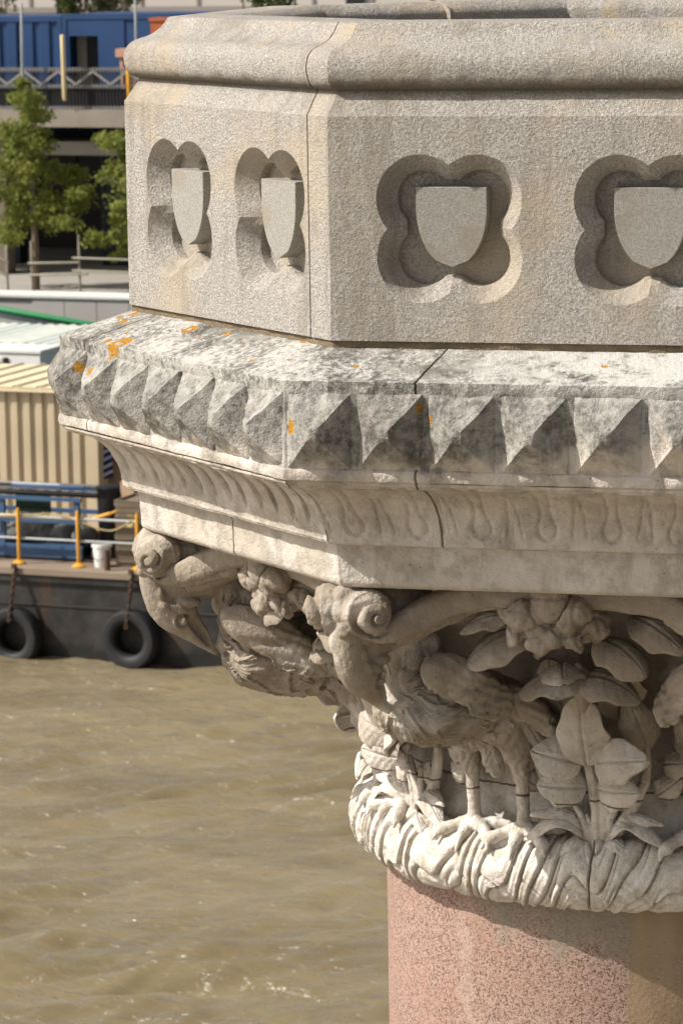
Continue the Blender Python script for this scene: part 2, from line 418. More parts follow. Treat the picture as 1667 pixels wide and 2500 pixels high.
# shields
def shield():
    top, tip, hw = .138, -.132, .1215
    pts = []
    for i in range(13):
        f = i / 12; z = top + (tip - top) * f
        e = max(0, (f - .30) / .70); pts.append((hw * math.sqrt(max(0, 1 - e ** 1.9)) if f < 1 else 0, z))
    out = [(-hw, top)] + [(x, z) for x, z in pts] + [(-x, z) for x, z in pts[1:-1][::-1]]
    n = len(out); c = np.array([0, .02]); V = []
    for sc, d in ((1, .0), (1, .064), (.985, .068)):
        for x, z in out: V.append((c[0] + (x - c[0]) * sc, -d, c[1] + (z - c[1]) * sc))
    Fc = [(j * n + i, j * n + (i + 1) % n, (j + 1) * n + (i + 1) % n, (j + 1) * n + i) for j in range(2) for i in range(n)]
    Fc.append(tuple(2 * n + i for i in range(n)))
    return mesh('shield', V, Fc, M_SHIELD)
SH = shield()
for k in NEAR:
    for sgn in (-1, 1):
        p = onface(k, sgn * TQ, ZC, -.1045); obj('shield', SH, parapet, tuple(p), -ang(k))

# --- cornice: weathered slope, stud course, fillet, leaf-carved cyma
SP = 2 * (APO + .25) * TAN / 7
def slope_disp(k, t, s, P): return .006 * fbm(P * 6, 3) + .004 * fbm(P * 26, 3)
lic = []
def slope_hit(x, y, k):
    best = min(np.linspace(-.03, .245, 60), key=lambda p: abs(face_hit(x, y, k, p)[1] - (-.628 - .3236 * (p + .03)))); t, z = face_hit(x, y, k, best); return onface(k, t, z, best)
for (x, y, k, p, r) in [(289, 839, 1, .12, .055), (301, 784, 1, .05, .026), (463, 804, 1, .05, .034), (555, 812, 1, .08, .018), (754, 827, 1, .02, .036), (772, 828, 1, .03, .022), (328, 766, 1, .02, .022), (263, 832, 1, .1, .02), (268, 878, 1, .1, .012),
                        (192, 897, 1, .27, .016), (228, 911, 1, .28, .016), (348, 934, 1, .27, .014), (562, 976, 1, .27, .011), (604, 1003, 1, .28, .013), (625, 1002, 1, .28, .012), (640, 1022, 1, .28, .01),
                        (707, 1042, 0, .26, .017), (1024, 996, 0, .25, .012), (1052, 1025, 0, .25, .010), (952, 831, 0, .0, .012)]:
    t, z = face_hit(x, y, k, p); lic.append((tuple(slope_hit(x, y, k) if p < .2 else onface(k, t, z, p)), r if p < .2 else r * 1.5))
for q_ in range(12):
    t_, p_ = RNG.uniform(-.85, .85), RNG.uniform(.02, .24); lic.append((tuple(onface(1 if q_ % 3 else 0, t_, -.628 - .3236 * (p_ + .03), p_)), RNG.uniform(.008, .016)))
M_CORN = portland('weathered_portland_stone', lic, True)
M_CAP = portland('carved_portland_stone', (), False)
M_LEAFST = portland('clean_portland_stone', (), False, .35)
slope = [(-.04, -.622)] + [(-.03 + (.245 + .03) * f, -.628 + (-.717 + .628) * f) for f in np.linspace(0, 1, 24)]
slope += [(.2445, -.724), (.2435, -.74), (.2425, -.752)] + [(.241, z) for z in np.linspace(-.765, -1.0, 14)] + [(.241, -1.010), (.246, -1.013), (.25, -1.02), (.251, -1.035), (.247, -1.05), (.236, -1.056)]
cuts = {0: [face_hit(1047, 1000, 0, .25)[0]], 1: [face_hit(225, 830, 1, .25)[0]]}
V, Fc = ring(slope, ALL, lambda k: .012 if k in (0, 1) else .04, slope_disp, cuts)
cornice = obj('cornice', mesh('cornice', V, Fc, M_CORN, 35), pulpit, UP)
cy = smoothpath([(.238, -1.056), (.232, -1.068), (.20, -1.079), (.165, -1.091), (.13, -1.113), (.094, -1.145), (.066, -1.19), (.048, -1.24), (.037, -1.275), (.034, -1.297)], 14)
cy = np.vstack([cy, [(.030, -1.303), (-.012, -1.312)]])
CL = np.hypot(*(cy[1:] - cy[:-1]).T).sum() - .05
def cyma_disp(k, t, s, P):
    v = np.clip(s / CL, 0, 1); scale = 2 * (APO + .13) * TAN / 7
    # carved leaves keep the spacing of the studs as the moulding narrows
    half = (APO + np.interp(s / CL, [0, 1], [.238, .034])) * TAN
    a = (t / half * 3.5) % 1.0                       # 0.5 under each stud, 0 at the gaps
    b = np.minimum(a, 1 - a); c = np.abs(a - .5)
    wst = .10 + .05 * np.exp(-((v - .80) / .10) ** 2) - .03 * np.exp(-((v - .55) / .16) ** 2)
    g1 = np.exp(-((b - wst) / .026) ** 2) * (v > .10) * np.clip((.93 - v) / .05, 0, 1)
    g1 = np.maximum(g1, np.exp(-(((b / .14) ** 2 + ((v - .80) / .12) ** 2 - 1) / .35) ** 2) * (v > .8))
    wd = .012 + .10 * np.clip((v - .22) / .66, 0, 1)
    g2 = np.exp(-((c - wd) / .022) ** 2) * np.clip((v - .2) / .06, 0, 1) * np.clip((.93 - v) / .1, 0, 1)
    g3 = .5 * np.clip(1 - c / np.maximum(wd, .01), 0, 1) * np.clip((v - .25) / .1, 0, 1) * np.clip((.9 - v) / .1, 0, 1)
    wear = .55 + .45 * np.clip(.5 + vnoise(P * 2.2), 0, 1)
    deep = np.where(k >= 1, 2.6, 1.3)
    d = -.010 * deep * wear * (g1 * (.55 if k >= 1 else 1) + .9 * g2 + .6 * g3)
    if k >= 1:      # here the leaves are worn down to long flutes
        fl = np.where(c < b, np.exp(-np.abs(c / (.045 + .05 * (1 - v))) ** 3), .8 * np.exp(-np.abs(b / .05) ** 3))
        d = .004 - .044 * (.6 + .4 * wear) * fl * np.clip((v - .17) / .1, 0, 1) * np.clip((.88 - v) / .22, 0, 1) - .006 * wear * g2
    # leaf tips turned out under the fillet
    d = d + .020 * np.exp(-((v - .14) / .055) ** 2) * (np.clip((.34 - c) / .04, 0, 1) + .8 * np.clip((.07 - b) / .02, 0, 1))
    e = (v < .985)
    return d * e + .0035 * fbm(P * 9, 3) + .0016 * fbm(P * 45, 2)
jt = [face_hit(1080, 1280, 0, .06)[0]]
V, Fc = ring(cy, ALL, lambda k: .006 if k in (0, 1) else .04, cyma_disp, {0: jt})
obj('leaf_moulding', mesh('leaf_moulding', V, Fc, M_CORN, 50), cornice)
# pyramid studs, each its own stone
def stud(seed):
    n = 28; u = np.linspace(-1, 1, n + 1); U, W = np.meshgrid(u, u, indexing='ij')
    hw, hh = SP / 2 - .012, .127
    q1 = np.clip(1 - np.maximum(np.abs(U), np.abs(W)), 0, 1); h = .002 + .108 * q1 - .016 * np.clip((q1 - .82) / .18, 0, 1) ** 1.5
    P = np.stack([U * hw, -h, W * hh], -1).reshape(-1, 3)
    q = P + seed * 3.7
    P[:, 1] -= .006 * fbm(q * 9, 3) + .003 * fbm(q * 42, 3); P[:, 0] += .003 * fbm(q * 14 + 5, 2); P[:, 2] += .003 * fbm(q * 14 + 9, 2)
    V = list(P); m = n + 1
    Fc = []
    for i in range(n):
        for j in range(n):
            a, b, c, d = i * m + j, (i + 1) * m + j, (i + 1) * m + j + 1, i * m + j + 1
            Fc += [(a, b, c), (a, c, d)] if (i < n // 2) == (j < n // 2) else [(a, b, d), (b, c, d)]
    rim = [i * m for i in range(m)] + [n * m + j for j in range(1, m)] + [i * m + n for i in range(n - 1, -1, -1)] + [j for j in range(n - 1, 0, -1)]
    b = len(V)
    for i in rim: V.append(np.array([P[i][0] * 1.04, .01, P[i][2]]))
    R = len(rim)
    for i in range(R): Fc.append((rim[i], b + i, b + (i + 1) % R, rim[(i + 1) % R]))
    return mesh('stud', V, Fc, M_CORN, 28)
ST = [stud(s) for s in range(6)]
q = 0
for k in (-1, 0, 1, 2):
    for i in range(7):
        p = onface(k, (i - 3) * SP, -.884, .240); obj('stud', ST[(q * 5 + 2) % 6], cornice, tuple(p), -ang(k)); q += 1

# --- abacus
ab = [(-.012, -1.312), (-.012, -1.325)] + [(-.016 - .003 * f, -1.325 - .118 * f) for f in np.linspace(0, 1, 12)] + [(-.024, -1.452), (-.034, -1.461), (-.05, -1.465), (-.6, -1.467)]
V, Fc = ring(ab, ALL, lambda k: .015 if k in (0, 1) else .06, lambda k, t, s, P: .004 * fbm(P * 7, 3) + .0015 * fbm(P * 40, 2), {1: [face_hit(560, 1330, 1, 0)[0]]})
obj('abacus', mesh('abacus', V, Fc, M_CORN, 35), pulpit, UP)

# ------------------------------------------------------------------ carved capital
def L3(p): return np.array([p[1], -p[0], p[2]])            # (r, t, z) -> local x, y, z
def LT(pts): return [L3(p) for p in pts]
bell = smoothpath([(1.46, -1.466), (1.25, -1.50), (1.06, -1.60), (.96, -1.78), (.94, -2.05), (.96, -2.28), (.965, -2.42), (.985, -2.53), (1.01, -2.62)], 8)
def lathe(prof, n, disp=None):
    V = []; m = len(prof)
    for i in range(n):
        a = 2 * PI * i / n
        for r, z in prof: V.append((r * math.cos(a), r * math.sin(a), z))
    V = np.array(V)
    if disp is not None:
        d = disp(V); rr = np.hypot(V[:, 0], V[:, 1]); V[:, 0] *= 1 + d / rr; V[:, 1] *= 1 + d / rr
    Fc = [(i * m + j, ((i + 1) % n) * m + j, ((i + 1) % n) * m + j + 1, i * m + j + 1) for i in range(n) for j in range(m - 1)]
    return V, [f[::-1] for f in Fc]
V, Fc = lathe(bell, 256, lambda P: .004 * fbm(P * 5, 2))
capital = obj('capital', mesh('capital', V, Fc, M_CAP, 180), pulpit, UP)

# the wreath: a roll of overlapping leaves
def wreath():
    n, m = 2600, 72; NL = 84
    th = np.linspace(0, 2 * PI, n, endpoint=False); ps = np.linspace(rad(150), rad(-115), m)
    T, S = np.meshgrid(th, ps, indexing='ij'); v = (rad(150) - S) / rad(265)
    # upper tier: broad leaves laid slantwise, each with a cut edge; lower tier: tips that hook back under
    u = T / (2 * PI) * NL; wob = .35 * np.sin(T * 9) + .22 * np.sin(T * 23 + 1) + .12 * np.sin(T * 41 + 2)
    q1 = u + 3.1 * v ** 1.15 - .9 * np.sin(v * PI) + wob * 2; f1 = q1 - np.floor(q1); i1 = np.floor(q1)
    rnd = .5 + .5 * np.sin(i1 * 12.9898)
    h = (.010 + .006 * rnd) * (f1 - .5) + .004 * (1 - np.abs(2 * f1 - 1) ** 2.5) - .012 * np.exp(-(np.minimum(f1, 1 - f1) / .055) ** 2)
    h = h + .0016 * np.sin(f1 * 2 * PI * 2.2 + 3 * v + i1) - .005 * np.exp(-((f1 - .35 - .4 * (v - .5)) / .035) ** 2) * (rnd > .45)
    # tips hooked back under the roll
    q2 = u * .5 - 1.0 * (v - .5) + .5 * wob; f2 = q2 - np.floor(q2); tipm = np.clip((v - .60 - .16 * np.abs(2 * f2 - 1) ** 1.5) / .03, 0, 1)
    h = h + tipm * (.004 + .006 * (.5 - f2)) - .008 * np.exp(-((v - .60 - .16 * np.abs(2 * f2 - 1) ** 1.5) / .012) ** 2) * (np.abs(2 * f2 - 1) < .9)
    for az in (12.6, 75): h = h - .03 * np.exp(-(((T - math.atan2(-math.cos(rad(az)), -math.sin(rad(az))) + PI) % (2 * PI) - PI + .03 * (v - .5)) / .0028) ** 2)
    P0 = np.stack([np.cos(T) * 1.1, np.sin(T) * 1.1, S * .15], -1).reshape(-1, 3)
    h = h.reshape(-1) + (.007 * fbm(P0 * 6, 3) + .0012 * fbm(P0 * 50, 2))
    h = h.reshape(n, m) * np.clip(v / .12, 0, 1)
    r = 1.035 + (.112 + h) * np.cos(S); z = -2.625 + (.128 + h) * np.sin(S)
    V = np.stack([r * np.cos(T), r * np.sin(T), z], -1).reshape(-1, 3)
    Fc = [(i * m + j, i * m + j + 1, ((i + 1) % n) * m + j + 1, ((i + 1) % n) * m + j) for i in range(n) for j in range(m - 1)]
    return mesh('leaf_wreath', V, Fc, M_CAP, 50)
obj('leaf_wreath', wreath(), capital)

# one carved leaf or feather
def leaf(base, tip, width, out, bow=.03, cup=.02, thick=.012, curl=0.0, vein=.0062, nu=30, nv=20, seed=0, blunt=.62):
    """closed carved leaf between base and tip (r, t, z); out: outward normal hint; curl bends the tip along -out"""
    b, t, o = L3(base), L3(tip), L3(out); ax = t - b; ln = np.linalg.norm(ax); ax = ax / ln
    o = o - ax * (o @ ax); o /= np.linalg.norm(o); sd = np.cross(o, ax)
    u = np.linspace(0, 1, nu + 1); v = np.linspace(-1, 1, nv + 1); U, W = np.meshgrid(u, v, indexing='ij')
    wid = width / 2 * (np.sin(PI * np.clip(U, 0, 1) ** .82) ** blunt * .97 + .03 * (1 - U)) * (1 + .05 * np.sin(U * 17 + seed))
    h = bow * np.sin(PI * U) - curl * U ** 3 * 1.0 - cup * np.abs(W) ** 2.4 * np.sin(PI * U) ** .5
    h = h + .010 * np.sin(U * 7.5 + seed * 1.3) * np.sign(W) * np.abs(W) ** 2 * np.sin(PI * U) + .006 * np.sin(U * 13 + seed) * np.abs(W) ** 3 * np.sin(PI * U)
    h = h - vein * 1.2 * np.exp(-(W / .07) ** 2) * (U < .97) + vein * .5 * np.exp(-((np.abs(W) - .16) / .09) ** 2)
    ph = (U * 6 - np.abs(W) * 1.5); h = h - vein * .65 * np.exp(-(((ph % 1) - .5) / .11) ** 2) * (np.abs(W) < .92) * (np.abs(W) > .1)
    def pos(hh): return b + ax * (U * ln)[..., None] + sd * (W * wid)[..., None] + o * hh[..., None]
    A = pos(h).reshape(-1, 3); A = A + o * (.0035 * fbm(A * 13 + seed, 3))[:, None]
    B = pos(h - thick * (1 - .35 * np.abs(W) ** 4)).reshape(-1, 3)
    m = nv + 1; n = len(A); Fc = []
    for i in range(nu):
        for j in range(nv):
            q = (i * m + j, (i + 1) * m + j, (i + 1) * m + j + 1, i * m + j + 1); Fc.append(q[::-1]); Fc.append(tuple(n + x for x in q))
    rim = [i * m for i in range(nu + 1)] + [nu * m + j for j in range(1, m)] + [i * m + nv for i in range(nu - 1, -1, -1)] + [j for j in range(nv - 1, 0, -1)]
    for a, c in zip(rim, rim[1:] + rim[:1]): Fc.append((a, c, n + c, n + a))
    return np.concatenate([A, B]), Fc
# --- carved bird, head hanging from the corner scroll, bill on its breast
def creases(P, CR, depth, wd):
    """undercut line round each of the given ellipsoids"""
    d = np.zeros(len(P))
    for c, r, ax in CR:
        x = np.array(ax, float); x /= np.linalg.norm(x); h = np.array([0, 0, 1.0]) if abs(x[2]) < .95 else np.array([0, 1.0, 0])
        y = np.cross(h, x); y /= np.linalg.norm(y); z = np.cross(x, y)
        e = np.linalg.norm(((P - c) @ np.array([x, y, z]).T) / np.array(r), axis=1)
        d = d - depth * np.exp(-((e - 1.16) / wd) ** 2)
    return d
EY = [L3((1.79, s * .062, -1.808)) for s in (-1, 1)]
def bird():
    pr = []; CR = []
    E3 = lambda c, r, ax, **k: pr.append(ellipsoid(L3(c), r, L3(ax), **k))
    def W3(c, r, ax): E3(c, r, ax, n=28, m=20); CR.append((L3(c), r, L3(ax)))
    def T3(pts, n=16, k=4):
        p = smoothpath(pts, k); pr.append(tube(LT(p[:, :3]), list(np.maximum(p[:, 3], .005)), n))
    # breast, belly and rump
    T3([(1.59, 0, -1.91, .075), (1.545, 0, -1.94, .122), (1.46, .005, -1.95, .152), (1.34, .015, -1.965, .155), (1.22, .035, -1.99, .135), (1.06, .06, -2.03, .11)], 24)
    E3((1.50, 0, -1.955), (.135, .168, .132), (1, 0, .12), n=28, m=20)
    E3((1.33, .02, -1.985), (.16, .175, .125), (1, -.1, .25), n=28, m=20)
    # neck rises behind the bill into the block under the scroll
    T3([(1.56, 0, -1.90, .10), (1.565, 0, -1.82, .082), (1.575, 0, -1.74, .078), (1.61, 0, -1.66, .085)])
    for s in (-1, 1):
        E3((1.585, s * .06, -1.76), (.05, .03, .06), (.3, 0, 1)); E3((1.60, s * .05, -1.83), (.05, .035, .055), (.4, 0, 1)); E3((1.53, s * .075, -1.72), (.05, .04, .05), (.3, 0, 1))
    T3([(1.62, 0, -1.655, .075), (1.72, 0, -1.655, .08), (1.82, 0, -1.665, .075)])
    # hanging head
    T3([(1.892, 0, -1.625, .058), (1.885, 0, -1.69, .060), (1.858, 0, -1.755, .064), (1.82, 0, -1.80, .064), (1.79, 0, -1.818, .058)])
    E3((1.80, 0, -1.775), (.075, .062, .066), (-.6, 0, -.7))
    for s in (-1, 1):
        E3((1.875, s * .048, -1.705), (.034, .02, .02), (.2, 0, 1)); E3((1.858, s * .053, -1.75), (.03, .02, .018), (.8, 0, .6))
        E3((1.815, s * .052, -1.755), (.045, .018, .016), (1, 0, .35)); E3((1.77, s * .045, -1.735), (.05, .028, .022), (1, 0, .15))
        pr.append(ellipsoid(L3((1.79, s * .061, -1.808)), (.016, .014, .016), None, 12, 8))
    # bill
    T3([(1.80, 0, -1.818, .056), (1.768, 0, -1.85, .044), (1.735, 0, -1.882, .032), (1.70, 0, -1.916, .021), (1.664, 0, -1.949, .009)])
    T3([(1.775, 0, -1.775, .044), (1.742, 0, -1.82, .027), (1.708, 0, -1.868, .019), (1.672, 0, -1.93, .009)])
    for s in (-1, 1):
        # wing: rounded covert over two ranks of flight feathers
        W3((1.495, s * .185, -1.838), (.185, .052, .084), (1, s * -.24, .44))
        W3((1.40, s * .212, -1.905), (.185, .036, .078), (1, s * -.16, .50))
    # thighs with tufts, tail
    for (t0, t1) in ((-.05, -.068), (.11, .15)):
        T3([(1.20, t0, -2.02, .095), (1.14, (t0 + t1) / 2, -2.085, .085), (1.105, t1, -2.15, .060), (1.085, t1, -2.23, .036), (1.075, t1, -2.28, .028)])
    for (r, t, z, q) in ((1.16, .03, -2.11, .05), (1.13, .045, -2.16, .038), (1.12, .055, -2.21, .034), (1.11, .06, -2.25, .026)): E3((r, t, z), (q * 1.5, q, q), (.4, 0, 1))
    for i, t in enumerate((.19, .225, .262, .295)): T3([(1.24, t - .06, -1.95, .055), (1.13, t - .01, -2.03, .040), (1.07, t + .01, -2.13, .028), (1.03, t + .03, -2.25 + .02 * i, .016)], 10)
    def disp(P, N):
        r, t, z = -P[:, 1], P[:, 0], P[:, 2]
        d = .0018 * fbm(P * 28, 3)
        bodym = np.clip((1.652 - r) / .02, 0, 1) * np.clip((-1.69 - z) / .03, 0, 1)
        wing = np.clip((np.abs(t) - .145) / .015, 0, 1) * np.clip((z - (-2.02 + (r - 1.25) * .35)) / .02, 0, 1) * (r < 1.70)
        bodym = bodym * (1 - wing)
        # long locks sweep back and down from the breast
        w1, w2 = fbm(P * 7, 2), fbm(P * 7 + 31, 2)
        along = r * .95 + z * .22 + .05 * w1; thx = np.arctan2(t, -(z + 1.86)) + .35 * w2 + (r - 1.5) * 1.2
        row = along * 9.5 + .55 * np.sin(thx * 7 + 2.5 * w1); saw = row - np.floor(row)
        d = d + bodym * .012 * (np.clip((1 - saw) / .9, 0, 1) ** 1.6 - .35)
        hair = np.sin(thx * 62 + 4 * w1 + np.floor(row) * 1.7)
        d = d + bodym * .0034 * hair * (.5 + .5 * np.clip(fbm(P * 11, 2) + .3, 0, 1))
        wa = r * .89 + z * .46; wp = -r * .46 + z * .89
        front = r > 1.47
        d = d + wing * np.where(front, .0012 * np.sin(wp * 150 + 3 * w1), .0022 * np.sin(wp * 170 + 14 * wa + 2 * w1) - .004 * np.exp(-((((wa * 7) % 1) - .5) / .04) ** 2))
        d = d + creases(P, CR, .013, .07)
        for e in EY:
            q = np.linalg.norm(P - e, axis=1); d = d - .009 * np.exp(-((q - .024) / .0045) ** 2) + .005 * np.exp(-((q - .035) / .006) ** 2)
        # groove of the bill and the hatching inside it
        ax = np.array([-.105, -.14]) / .175; u = (r - 1.775) * ax[0] + (z + 1.795) * ax[1]; v = -(r - 1.775) * ax[1] + (z + 1.795) * ax[0]
        m = (u > -.01) & (u < .16) & (np.abs(t) < .06)
        d = d - m * .024 * np.exp(-((v - .0) / .013) ** 2) * np.clip((.16 - u) / .05, 0, 1)
        d = d + m * .0012 * np.sin(u * 300) * np.exp(-((v + .012) / .012) ** 2)
        return d
    me = sculpt(pr, .0047, 1, disp)
    # feathers laid over the skin of the wings, rump and tail
    n = len(me.vertices); P = np.empty(n * 3); me.vertices.foreach_get('co', P); mb = MB(); mb.add(P.reshape(-1, 3), [tuple(p.vertices) for p in me.polygons])
    for i, (t, z) in enumerate(((.23, -2.0), (.26, -2.02), (.29, -2.05), (.20, -1.97))): mb.add(*leaf((1.17, t - .05, z), (1.03, t + .035, z - .23), .055, (.8, .6, .2), .012, .006, .012, .0, .004, 16, 8, i, .5))
    rg = np.random.default_rng(8)
    for i in range(20):      # tufts on breast and flank
        a = rg.uniform(-1.35, 1.35); r = rg.uniform(1.18, 1.46); rr = (.172 if r < 1.5 else .172 * math.sqrt(max(.05, 1 - ((r - 1.5) / .145) ** 2))) * .93
        zc = -1.957 - (1.5 - r) * .1; b = (r, .01 + (1.5 - r) * .12 + rr * 1.02 * math.sin(a), zc - rr * .80 * math.cos(a)); L = rg.uniform(.05, .085)
        mb.add(*leaf(b, (b[0] - L * .8, b[1] + rg.uniform(-.02, .02) + .012 * math.sin(a), b[2] - L * .35 * (1 if abs(a) > .8 else .2)), rg.uniform(.028, .042), (.25, math.sin(a), -math.cos(a)), .012, .004, .012, -.012, .004, 10, 6, i, .5))
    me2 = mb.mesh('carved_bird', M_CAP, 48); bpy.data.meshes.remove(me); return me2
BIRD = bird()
def legmesh():
    pr = []
    lg = smoothpath([(1.09, 0, -2.15, .034), (1.078, 0, -2.26, .028), (1.068, 0, -2.38, .0245), (1.062, 0, -2.47, .027), (1.06, 0, -2.50, .030)], 4)
    pr.append(tube(LT(lg[:, :3]), list(lg[:, 3]), 14))
    def over(a, b, o=.014):  # point riding on the wreath: a section angle, b sideways
        return (1.035 + (.126 + o) * math.cos(rad(a)), b, -2.625 + (.142 + o) * math.sin(rad(a)))
    for b, e in ((-.125, 22), (-.015, 8), (.115, 20)):
        p = [(1.07, b * .1, -2.475, .030)] + [(*over(a, b * f, .006), q) for a, f, q in ((72, .35, .029), (63, .60, .022), (54, .80, .026), (46, .95, .018), (e + 12, 1.06, .005))]
        p = smoothpath(p, 4); pr.append(tube(LT(p[:, :3]), list(np.maximum(p[:, 3], .006)), 12))
    p = smoothpath([(1.05, .0, -2.48, .03), (1.03, .08, -2.475, .024), (1.02, .14, -2.478, .012)], 4); pr.append(tube(LT(p[:, :3]), list(p[:, 3]), 10))
    def disp(P, N):
        z = P[:, 2]; d = .0015 * fbm(P * 35, 2)
        sh = (z > -2.46) & (z < -2.18)
        return d + np.where(sh, -.0022 * np.exp(-((((z * 34) % 1) - .5) / .10) ** 2), .0013 * np.sin(np.linalg.norm(P - L3((1.07, 0, -2.45)), axis=1) * 150))
    me = sculpt(pr, .0055, 2, disp); me.name = 'leg'; me.materials.clear(); me.materials.append(M_CAP); return me
LEG = legmesh()
# --- corner scroll above each bird
def loft(pts, pw=3.2, n=20):
    """bar of rounded-rectangle section along (r, t, z, half thickness outward, half height)"""
    P = np.array(pts, float); C = np.array(LT(P[:, :3])); m = len(C); V = []
    for i in range(m):
        tg = C[min(i + 1, m - 1)] - C[max(i - 1, 0)]; tg /= np.linalg.norm(tg)
        up = np.array([0, 0, 1.0]) - tg * tg[2]; up /= np.linalg.norm(up); sd = np.cross(tg, up)
        for k in range(n):
            a = 2 * PI * k / n; c, q = math.cos(a), math.sin(a)
            V.append(C[i] + sd * P[i, 3] * math.copysign(abs(c) ** (2 / pw), c) + up * P[i, 4] * math.copysign(abs(q) ** (2 / pw), q))
    Fc = [(i * n + k, i * n + (k + 1) % n, (i + 1) * n + (k + 1) % n, (i + 1) * n + k) for i in range(m - 1) for k in range(n)]
    Fc += [tuple(range(n))[::-1], tuple((m - 1) * n + k for k in range(n))]
    return np.array(V), Fc
VC = (1.845, -1.553); AX = (.46, .888)
def volute():
    pr = []
    for s in (-1, 1):
        # strap sweeping under the scroll
        p = smoothpath([(1.60, s * .25, -1.545, .045, .052), (1.68, s * .20, -1.585, .045, .050), (1.76, s * .145, -1.622, .042, .040), (1.84, s * .105, -1.628, .045, .03), (1.90, s * .09, -1.622, .045, .022)], 5); pr.append(loft(p))
        # the rolled end: a thick disc
        dsc = [(VC[0] + AX[0] * q, s * AX[1] * q, VC[1], w_) for q, w_ in ((-.03, .07), (.03, .082), (.085, .088), (.108, .084), (.115, .074))]
        V, Fc = tube(LT([d[:3] for d in dsc]), [d[3] for d in dsc], 32); pr.append((V, Fc))
    for c, r, ax in (((1.89, 0, -1.505), (.055, .05, .05), (0, 0, 1)), ((1.915, .0, -1.55), (.05, .045, .045), (0, 0, 1)), ((1.91, .015, -1.61), (.05, .04, .05), (0, 0, 1)), ((1.90, -.01, -1.66), (.06, .055, .05), (0, 0, 1)),
                     ((1.75, 0, -1.58), (.16, .10, .09), (1, 0, 0)), ((1.62, 0, -1.57), (.16, .13, .10), (1, 0, 0)), ((1.86, 0, -1.63), (.06, .08, .05), (1, 0, 0))):
        pr.append(ellipsoid(L3(c), r, L3(ax)))
    def disp(P, N):
        r, t, z = -P[:, 1], P[:, 0], P[:, 2]
        x, y = (r - VC[0]) * AX[1] - np.abs(t) * AX[0], z - VC[1]; dep = (r - VC[0]) * AX[0] + np.abs(t) * AX[1]; rho = np.hypot(x, y); a = np.arctan2(y, x)
        turns = rho / .046 + a / (2 * PI); f = turns - np.floor(turns)
        face = (dep > .085) & (rho < .092) & (np.abs(N[:, 0]) * AX[1] - N[:, 1] * AX[0] > .3)
        g = -.026 * np.exp(-((f - .5) / .12) ** 2) * np.clip((rho - .008) / .012, 0, 1) * np.clip((.090 - rho) / .01, 0, 1)
        return .008 * fbm(P * 10, 4) + .003 * fbm(P * 42, 3) + np.where(face, g - .10 * np.clip(.07 - rho, 0, 1) * .0, 0)
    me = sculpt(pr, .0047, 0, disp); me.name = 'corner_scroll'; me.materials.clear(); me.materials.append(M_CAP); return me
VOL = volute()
# --- arched band joining two scrolls, with the knot of fruit at its middle
def band():
    pr = []
    half = [(0, 1.585, -1.506, .05, .045), (.14, 1.585, -1.507, .05, .045), (.27, 1.59, -1.512, .05, .046), (.38, 1.61, -1.530, .05, .050), (.47, 1.65, -1.566, .05, .052), (.545, 1.70, -1.603, .045, .046), (.60, 1.74, -1.625, .04, .036)]
    p = smoothpath([(r, -t, z, q, h) for t, r, z, q, h in half[::-1]] + [(r, t, z, q, h) for t, r, z, q, h in half[1:]], 6); pr.append(loft(p))
    p2 = p.copy(); p2[:, 0] -= .08; p2[:, 2] -= .028 - .02 * np.cos(p2[:, 1] * 3); p2[:, 3] = .06; pr.append(loft(p2))
    me = sculpt(pr, .006, 1, lambda P, N: .006 * fbm(P * 8, 3) + .002 * fbm(P * 40, 3)); me.name = 'arched_band'; me.materials.clear(); me.materials.append(M_CAP); return me
BAND = band()
def knot():
    pr = []; CR = []
    for t, r, z, a, e in ((-.035, 1.66, -1.505, .066, (.25, 0, 1)), (-.125, 1.635, -1.575, .072, (1, .2, -.25)), (.035, 1.64, -1.565, .058, (.8, 0, 1)), (-.165, 1.595, -1.64, .042, (.3, 0, 1)),
                       (-.06, 1.63, -1.645, .060, (1, 0, .35)), (.035, 1.615, -1.65, .050, (.7, 0, -1)), (.105, 1.585, -1.62, .044, (1, 0, -.2)), (-.205, 1.57, -1.565, .036, (0, 0, 1))):
        g = ((t, -r, z), (a * 1.25, a * .9, a * .85), (e[0], e[1], e[2])); pr.append(ellipsoid(*g)); CR.append((np.array(g[0]), g[1], g[2]))
    pr.append(ellipsoid((-.03, -1.53, -1.60), (.17, .11, .085), (1, 0, 0)))
    def disp(P, N):
        v = fbm(P * 11, 4); return .020 * v + np.maximum(creases(P, CR, .010, .08), -.016) - .010 * np.exp(-(np.abs(vnoise(P * 11 + 5)) / .09) ** 2) + .003 * fbm(P * 45, 2)
    me = sculpt(pr, .006, 1, disp); me.name = 'fruit_knot'; me.materials.clear(); me.materials.append(M_CAP); return me
KNOT = knot()
